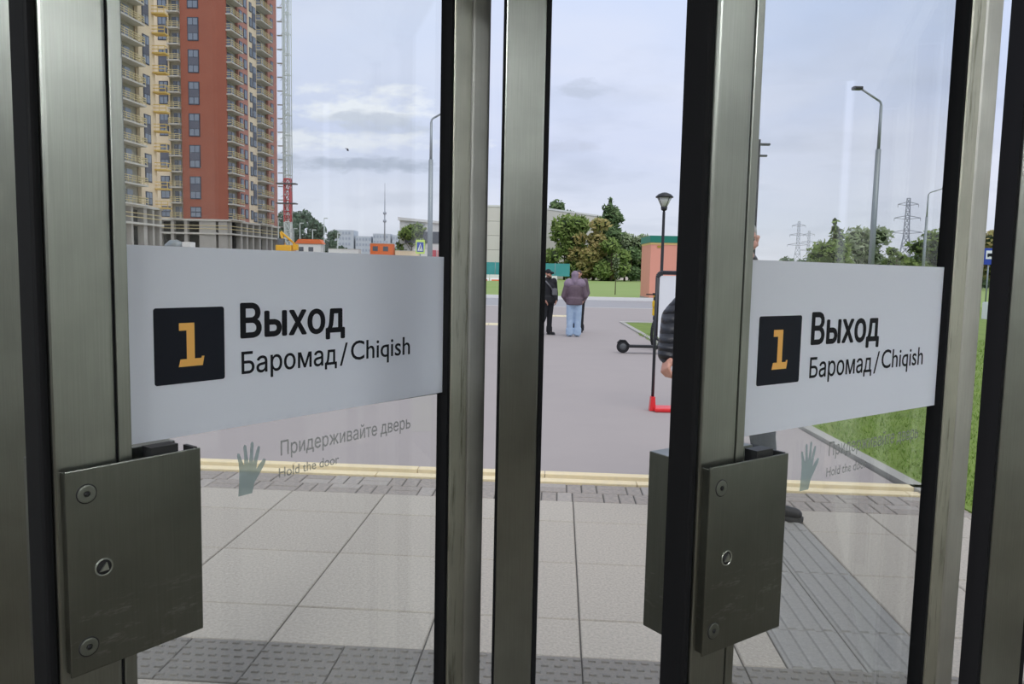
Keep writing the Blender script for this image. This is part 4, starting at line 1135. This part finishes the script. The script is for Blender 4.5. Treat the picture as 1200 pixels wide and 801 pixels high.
def hand_segs(wr, d, palm_n, side, s=1.0, curl=.5):
    """palm and five bent fingers from wrist wr, pointing along d; palm_n = direction the palm faces; side = thumb direction"""
    wr = Vector(wr); d = Vector(d).normalized(); n = Vector(palm_n); n = (n - d * n.dot(d)).normalized(); t = Vector(side); t = (t - d * t.dot(d) - n * t.dot(n)).normalized()
    out = []
    for k in range(4):
        o = t * (.030 - .020 * k) * s
        base = wr + d * .085 * s + o
        out.append((wr + t * (.016 - .0105 * k) * s, base, .016 * s, .0125 * s))
        ln = (.040, .045, .042, .033)[k] * s
        a = base; ang = curl * (.7 + .12 * k)
        for j in range(3):
            ang2 = ang * (j + 1) * 1.05
            b = a + (d * cos(ang2) + n * sin(ang2)) * ln * (1, .68, .52)[j]
            out.append((a, b, (.0100, .0092, .0085)[j] * s, (.0092, .0085, .0075)[j] * s)); a = b
    a = wr + d * .022 * s + t * .022 * s
    b = a + (d * .6 + t * .65 + n * .35).normalized() * .040 * s; c = b + (d * .9 + t * .1 + n * .45).normalized() * .033 * s; e = c + (d * .8 - t * .25 + n * .5).normalized() * .026 * s
    out += [(a, b, .015 * s, .0115 * s), (b, c, .0112 * s, .0095 * s), (c, e, .0095 * s, .008 * s)]
    return out


def head_segs(c, s, yaw=0.0, hooded=False):
    """skull, jaw, nose, brow, lips and ears round centre c, facing -y turned by yaw"""
    cz, sz = cos(yaw), sin(yaw); c = Vector(c)
    def P(x, y, z): return (c.x + (x * cz - y * sz) * s, c.y + (x * sz + y * cz) * s, c.z + z * s)
    o = [(P(0, .012, .035), P(0, .012, .036), .079 * s, .079 * s, (.93, 1.12)),
         (P(0, -.014, -.010), P(0, -.026, -.055), .068 * s, .050 * s, (.95, 1)),
         (P(0, -.060, -.082), P(0, -.048, -.078), .022 * s, .028 * s),
         (P(0, -.080, .012), P(0, -.099, -.020), .0085 * s, .0115 * s), (P(-.009, -.090, -.024), P(.009, -.090, -.024), .0075 * s, .0075 * s),
         (P(-.035, -.076, .022), P(.035, -.076, .022), .0135 * s, .0135 * s),
         (P(-.020, -.082, -.050), P(.020, -.082, -.050), .0075 * s, .0075 * s), (P(-.017, -.080, -.060), P(.017, -.080, -.060), .0080 * s, .0080 * s),
         (P(-.045, -.050, -.02), P(-.040, -.055, -.03), .022 * s, .020 * s), (P(.045, -.050, -.02), P(.040, -.055, -.03), .022 * s, .020 * s)]
    if not hooded:
        for q in (-1, 1):
            o += [(P(q * .076, .012, .020), P(q * .088, .020, .026), .012 * s, .014 * s), (P(q * .080, .010, -.005), P(q * .084, .014, -.022), .010 * s, .009 * s), (P(q * .086, .020, .030), P(q * .086, .018, .005), .011 * s, .010 * s)]
    return o, P


def person(label, loc, rz, H, joints, look, group=None, voxel=.014):
    """joints in units of height, figure facing -y. look: dict of materials and pieces"""
    t = thing('person', label, 'person', loc, rz, group)
    J = {k: Vector(v) * H for k, v in joints.items()}; s = H / 1.75
    yaw = look.get('yaw', 0)
    hs, P = head_segs(J['head'], s, yaw, look.get('hood') is not None)
    B = list(hs)
    B += [(J['neck'], J['head'] + Vector((0, .01, -.04)) * s, .056 * s, .052 * s),
          (J['chest'], J['neck'] - Vector((0, 0, .06)) * s, .105 * s, .06 * s, (1.25, .85)), (J['waist'], J['chest'], .115 * s, .125 * s, (1.15, .8)), (J['pelvis'], J['waist'], .125 * s, .115 * s, (1.2, .85))]
    for q in ('r', 'l'):
        B += [(J['chest'] + Vector((0, 0, .06 * s)), J['sh' + q], .07 * s, .060 * s), (J['sh' + q], J['el' + q], .050 * s, .038 * s), (J['el' + q], J['wr' + q], .040 * s, .026 * s)]
        B += [(J['pelvis'], J['hip' + q], .10 * s, .092 * s), (J['hip' + q], J['kn' + q], .088 * s, .056 * s), (J['kn' + q], J['an' + q], .054 * s, .036 * s), (J['an' + q], J['toe' + q] * .35 + J['an' + q] * .65, .034 * s, .024 * s)]
        d = (J['wr' + q] - J['el' + q]).normalized()
        B += hand_segs(J['wr' + q], d, look.get('palm' + q, (0, 1, 0)), look.get('thumb' + q, (0, -1, 0)), s, look.get('curl', .5))
    link('body', body_mesh(B, voxel * .62, 'body', look['skin']), t)
    # trousers
    w = look.get('leg_w', 1.0)
    T = [(J['pelvis'] + Vector((0, 0, .03 * s)), J['pelvis'] - Vector((0, 0, .02)), .15 * s, .15 * s, (1.12, .88))]
    for q in ('r', 'l'):
        T += [(J['pelvis'], J['hip' + q], .13 * s, .12 * s, (1, .95)), (J['hip' + q], J['kn' + q], .108 * s * (w * .5 + .5), .078 * s * w), (J['kn' + q], J['an' + q] + Vector((0, 0, -.02 * s)), .076 * s * w, .062 * s * w)]
        for k in range(3):
            z = J['an' + q] + Vector((0, 0, .01 + .05 * k)) * s; T.append((z + Vector((-.03, 0, .01)) * s, z + Vector((.03, 0, -.008)) * s, .058 * s * w, .058 * s * w))
    link('trousers', body_mesh(T, voxel, 'trousers', look['trousers'], 2), t)
    # jacket
    jl = look.get('hem', J['pelvis'].z / H - .03) * H; f = look.get('bulk', 1.0)
    hem = Vector((J['pelvis'].x, J['pelvis'].y, jl))
    K = [(hem + Vector((0, 0, .13 * s)), J['waist'], .150 * s * f, .148 * s * f, (1.2, .86)), (J['waist'], J['chest'], .148 * s * f, .158 * s * f, (1.22, .86)), (J['chest'], J['neck'] - Vector((0, 0, .075)) * s, .145 * s * f, .085 * s * f, (1.25, .9)),
         ]
    for k in range(40):
        a = 2 * pi * k / 40; e = Vector((.168 * cos(a), .142 * sin(a), 0)) * s * max(f, 1.02)
        for z in (.0, .03, .06, .09, .13): K.append((hem + e * .35 + Vector((0, 0, z * s)), hem + e + Vector((0, 0, z * s)), .036 * s * f, .034 * s * f))
    for q in ('r', 'l'):
        K += [(J['chest'] + Vector((0, 0, .07 * s)), J['sh' + q] - Vector((0, 0, .012 * s)), .095 * s * f, .078 * s * f), (J['neck'] - Vector((0, 0, .035)) * s, J['sh' + q] * .8 + J['neck'] * .2 - Vector((0, 0, .020)) * s, .052 * s, .066 * s * f)]
        a, b, c = J['sh' + q], J['el' + q], J['wr' + q]
        if look.get('puffer'):
            for (u, v, ra, rb, n) in ((a, b, .078, .072, 6), (b, c - (c - b) * .06, .074, .060, 6)):
                for k in range(n):
                    m = u + (v - u) * ((k + .5) / n); e = (v - u).normalized() * .014 * s
                    K.append((m - e, m + e, (ra + (rb - ra) * k / n) * s * f, (ra + (rb - ra) * (k + .6) / n) * s * f))
            K.append((b + (c - b) * .85, c, .050 * s * f, .044 * s * f))
        else:
            K += [(a, b, .076 * s * f, .064 * s * f), (b, c, .066 * s * f, .050 * s * f)]
    if look.get('puffer'):
        for k in range(7):
            z = hem + (J['chest'] + Vector((0, 0, .08 * s)) - hem) * (k / 6); K.append((z + Vector((-.03, 0, .1 * (k == 0))), z + Vector((.03, 0, .1 * (k == 0))), .150 * s * f, .150 * s * f, (1.12, .88)))
    if look.get('collar', True):
        K.append((J['neck'] - Vector((0, 0, .05)) * s, J['neck'] + Vector((0, 0, .0)) * s, .076 * s, .068 * s))
    jk = link('jacket', body_mesh(K, look.get('jvox', voxel), 'jacket', look['jacket'], look.get('jsm', 2)), t)
    if look.get('yoke'):
        link('shoulder_yoke', body_mesh([(J['shr'] + Vector((.01, 0, .012)), J['neck'] - Vector((0, 0, .055)), .084 * s * f, .088 * s * f), (J['shl'] + Vector((-.01, 0, .012)), J['neck'] - Vector((0, 0, .055)), .084 * s * f, .088 * s * f),
             (J['shr'] - Vector((0, 0, .03)), J['shl'] - Vector((0, 0, .03)), .100 * s * f, .100 * s * f)], voxel, 'shoulder_yoke', look['yoke'], 3), jk)
    if look.get('hood'):
        link('hood', body_mesh([(P(0, .018, .040), P(0, .022, .02), .108 * s, .105 * s, (.95, 1.08)), (P(0, .045, -.03), J['neck'] + Vector((0, .03, -.05)) * s, .090 * s, .098 * s)], voxel * .8, 'hood', look['hood'], 4), jk)
    if look.get('hair'):
        hh = [(P(0, .024, .050), P(0, .020, .046), .083 * s, .083 * s, (.95, 1.10)), (P(0, .055, .01), P(0, .050, -.02), .055 * s, .045 * s)]
        link('hair', body_mesh(hh, voxel * .7, 'hair', look['hair'], 2), t)
    if look.get('cap'):
        link('cap', body_mesh([(P(0, .012, .062), P(0, .012, .066), .086 * s, .082 * s, (.98, 1.12)), (P(0, -.085, .050), P(0, -.135, .043), .040 * s, .034 * s, (1.3, 1.0))], voxel * .7, 'cap', look['cap'], 2), t)
    if look.get('beard'):
        link('beard', body_mesh([(P(0, -.066, -.080), P(0, -.060, -.070), .034 * s, .036 * s), (P(-.052, -.030, -.04), P(-.028, -.062, -.076), .024 * s, .026 * s), (P(.052, -.030, -.04), P(.028, -.062, -.076), .024 * s, .026 * s)], voxel * .6, 'beard', look['beard'], 1), t)
    e = MB()
    for q in (-1, 1): e.ball(P(q * .031, -.083, .006), .0085 * s, 2)
    e.build('eyes', 'eye', t)
    for q in ('r', 'l'):
        a, b = J['an' + q], J['toe' + q]; d = (b - a); d.z = 0; d.normalize(); sol = Vector((a.x, a.y, .035 * s + min(a.z, b.z) - .045 * s))
        sh = link('shoe', body_mesh([(a + Vector((0, 0, -.01)) * s, sol - d * .03 * s + Vector((0, 0, .02)) * s, .045 * s, .042 * s), (sol + Vector((0, 0, .012)) * s, sol + d * .15 * s + Vector((0, 0, -.002)) * s, .046 * s, .036 * s, (1, 1))], voxel * .7, 'shoe', look.get('shoe', 'shoe_black'), 2), t)
        m = MB(); n_ = Vector((-d.y, d.x, 0)); pts = []
        for u, w_ in ((-.075, .025), (-.06, .036), (.03, .040), (.13, .044), (.175, .036), (.192, .015)): pts.append(sol + d * u * s + n_ * w_ * s)
        for u, w_ in ((.192, -.015), (.175, -.036), (.13, -.044), (.03, -.040), (-.06, -.036), (-.075, -.025)): pts.append(sol + d * u * s + n_ * w_ * s)
        z0 = sol.z - .037 * s; m.prism([(p.x, p.y) for p in pts], z0, z0 + .022 * s).build('sole', 'shoe_sole', sh)
    return t, J, s


stand = dict(head=(0, -.014, .918), neck=(0, 0, .858), chest=(0, 0, .72), waist=(0, 0, .62), pelvis=(0, 0, .53),
             shr=(-.106, 0, .820), shl=(.106, 0, .820), elr=(-.150, .02, .63), ell=(.150, .02, .63), wrr=(-.105, -.075, .515), wrl=(.105, -.075, .515),
             hipr=(-.052, 0, .50), hipl=(.052, 0, .50), knr=(-.058, -.01, .275), knl=(.058, -.01, .275), anr=(-.06, .0, .045), anl=(.06, .0, .045), toer=(-.075, -.09, .03), toel=(.075, -.09, .03))

# man in black with the cap
j = dict(stand, knr=(-.075, -.03, .275), anr=(-.14, .02, .050), toer=(-.16, -.07, .03), knl=(.045, -.0, .275), anl=(.05, .01, .045), toel=(.09, -.08, .03), elr=(-.155, .03, .63), wrr=(-.10, -.08, .53), wrl=(.10, -.08, .53))
t, J, s = person('bearded person in black clothes and cap with a grey crossbody bag', (.87, 19.35, 0), radians(28), 1.65, j,
                 dict(skin='skin', trousers='cloth_black', jacket='cloth_black', cap='cloth_black', beard='beard', yaw=.35, leg_w=1.0, bulk=1.13))
MB().path([J['shr'] + Vector((.03, -.135, .0)), J['chest'] + Vector((.02, -.165, -.02)), J['waist'] + Vector((.13, -.15, .0))], .018).bbox(.02, .15, -.235, -.165, J['waist'].z - .02, J['waist'].z + .15, .02).build('crossbody_bag', 'bag_grey', t)
# hooded person from behind
t, J, s = person('person seen from behind in a plum hooded jacket and pale blue jeans', (1.52, 19.0, 0), radians(180), 1.62, dict(stand, elr=(-.165, .0, .62), ell=(.165, 0, .62), wrr=(-.095, -.100, .53), wrl=(.105, -.095, .53)),
                 dict(skin='skin', trousers='denim_pale', jacket='cloth_plum', hood='cloth_plum_pale', yoke='cloth_plum_pale', leg_w=1.28, bulk=1.10))
# third person half hidden behind the hood
t, J, s = person('dark-haired person in a dark plum jacket, half hidden behind the hooded one', (1.73, 20.4, 0), radians(-12), 1.66, stand,
                 dict(skin='skin', trousers='cloth_black', jacket='cloth_plum', hair='hair_dark', leg_w=1.0, bulk=1.0))

# tall man walking up to the right-hand door
HM = 1.96
j = dict(head=(-.022, -.03, .928), neck=(0, 0, .858), chest=(0, .0, .725), waist=(0, 0, .62), pelvis=(0, 0.0, .53),
         shr=(-.112, 0, .812), shl=(.112, 0, .812), elr=(-.238, -.012, .672), ell=(.155, .03, .64), wrr=(-.272, -.100, .545), wrl=(.150, -.06, .515),
         hipr=(-.052, 0, .50), hipl=(.052, 0, .50), knr=(-.050, .02, .278), knl=(.070, -.04, .285), anr=(-.050, .05, .045), anl=(.105, -.045, .045), toer=(-.06, -.04, .03), toel=(.185, -.085, .03))
t, J, s = person('grey-haired person in a black quilted jacket walking behind the right door', (1.53, 5.08, 0), 0, HM, j,
                 dict(skin='skin_ruddy', trousers='trouser_grey', jacket='puffer_black', hair='hair_grey', puffer=True, leg_w=1.0, bulk=1.0, voxel=.012, jvox=.009, jsm=1, curl=.95, palmr=(.7, .35, 0), thumbr=(-.3, -1, .1)), voxel=.012)
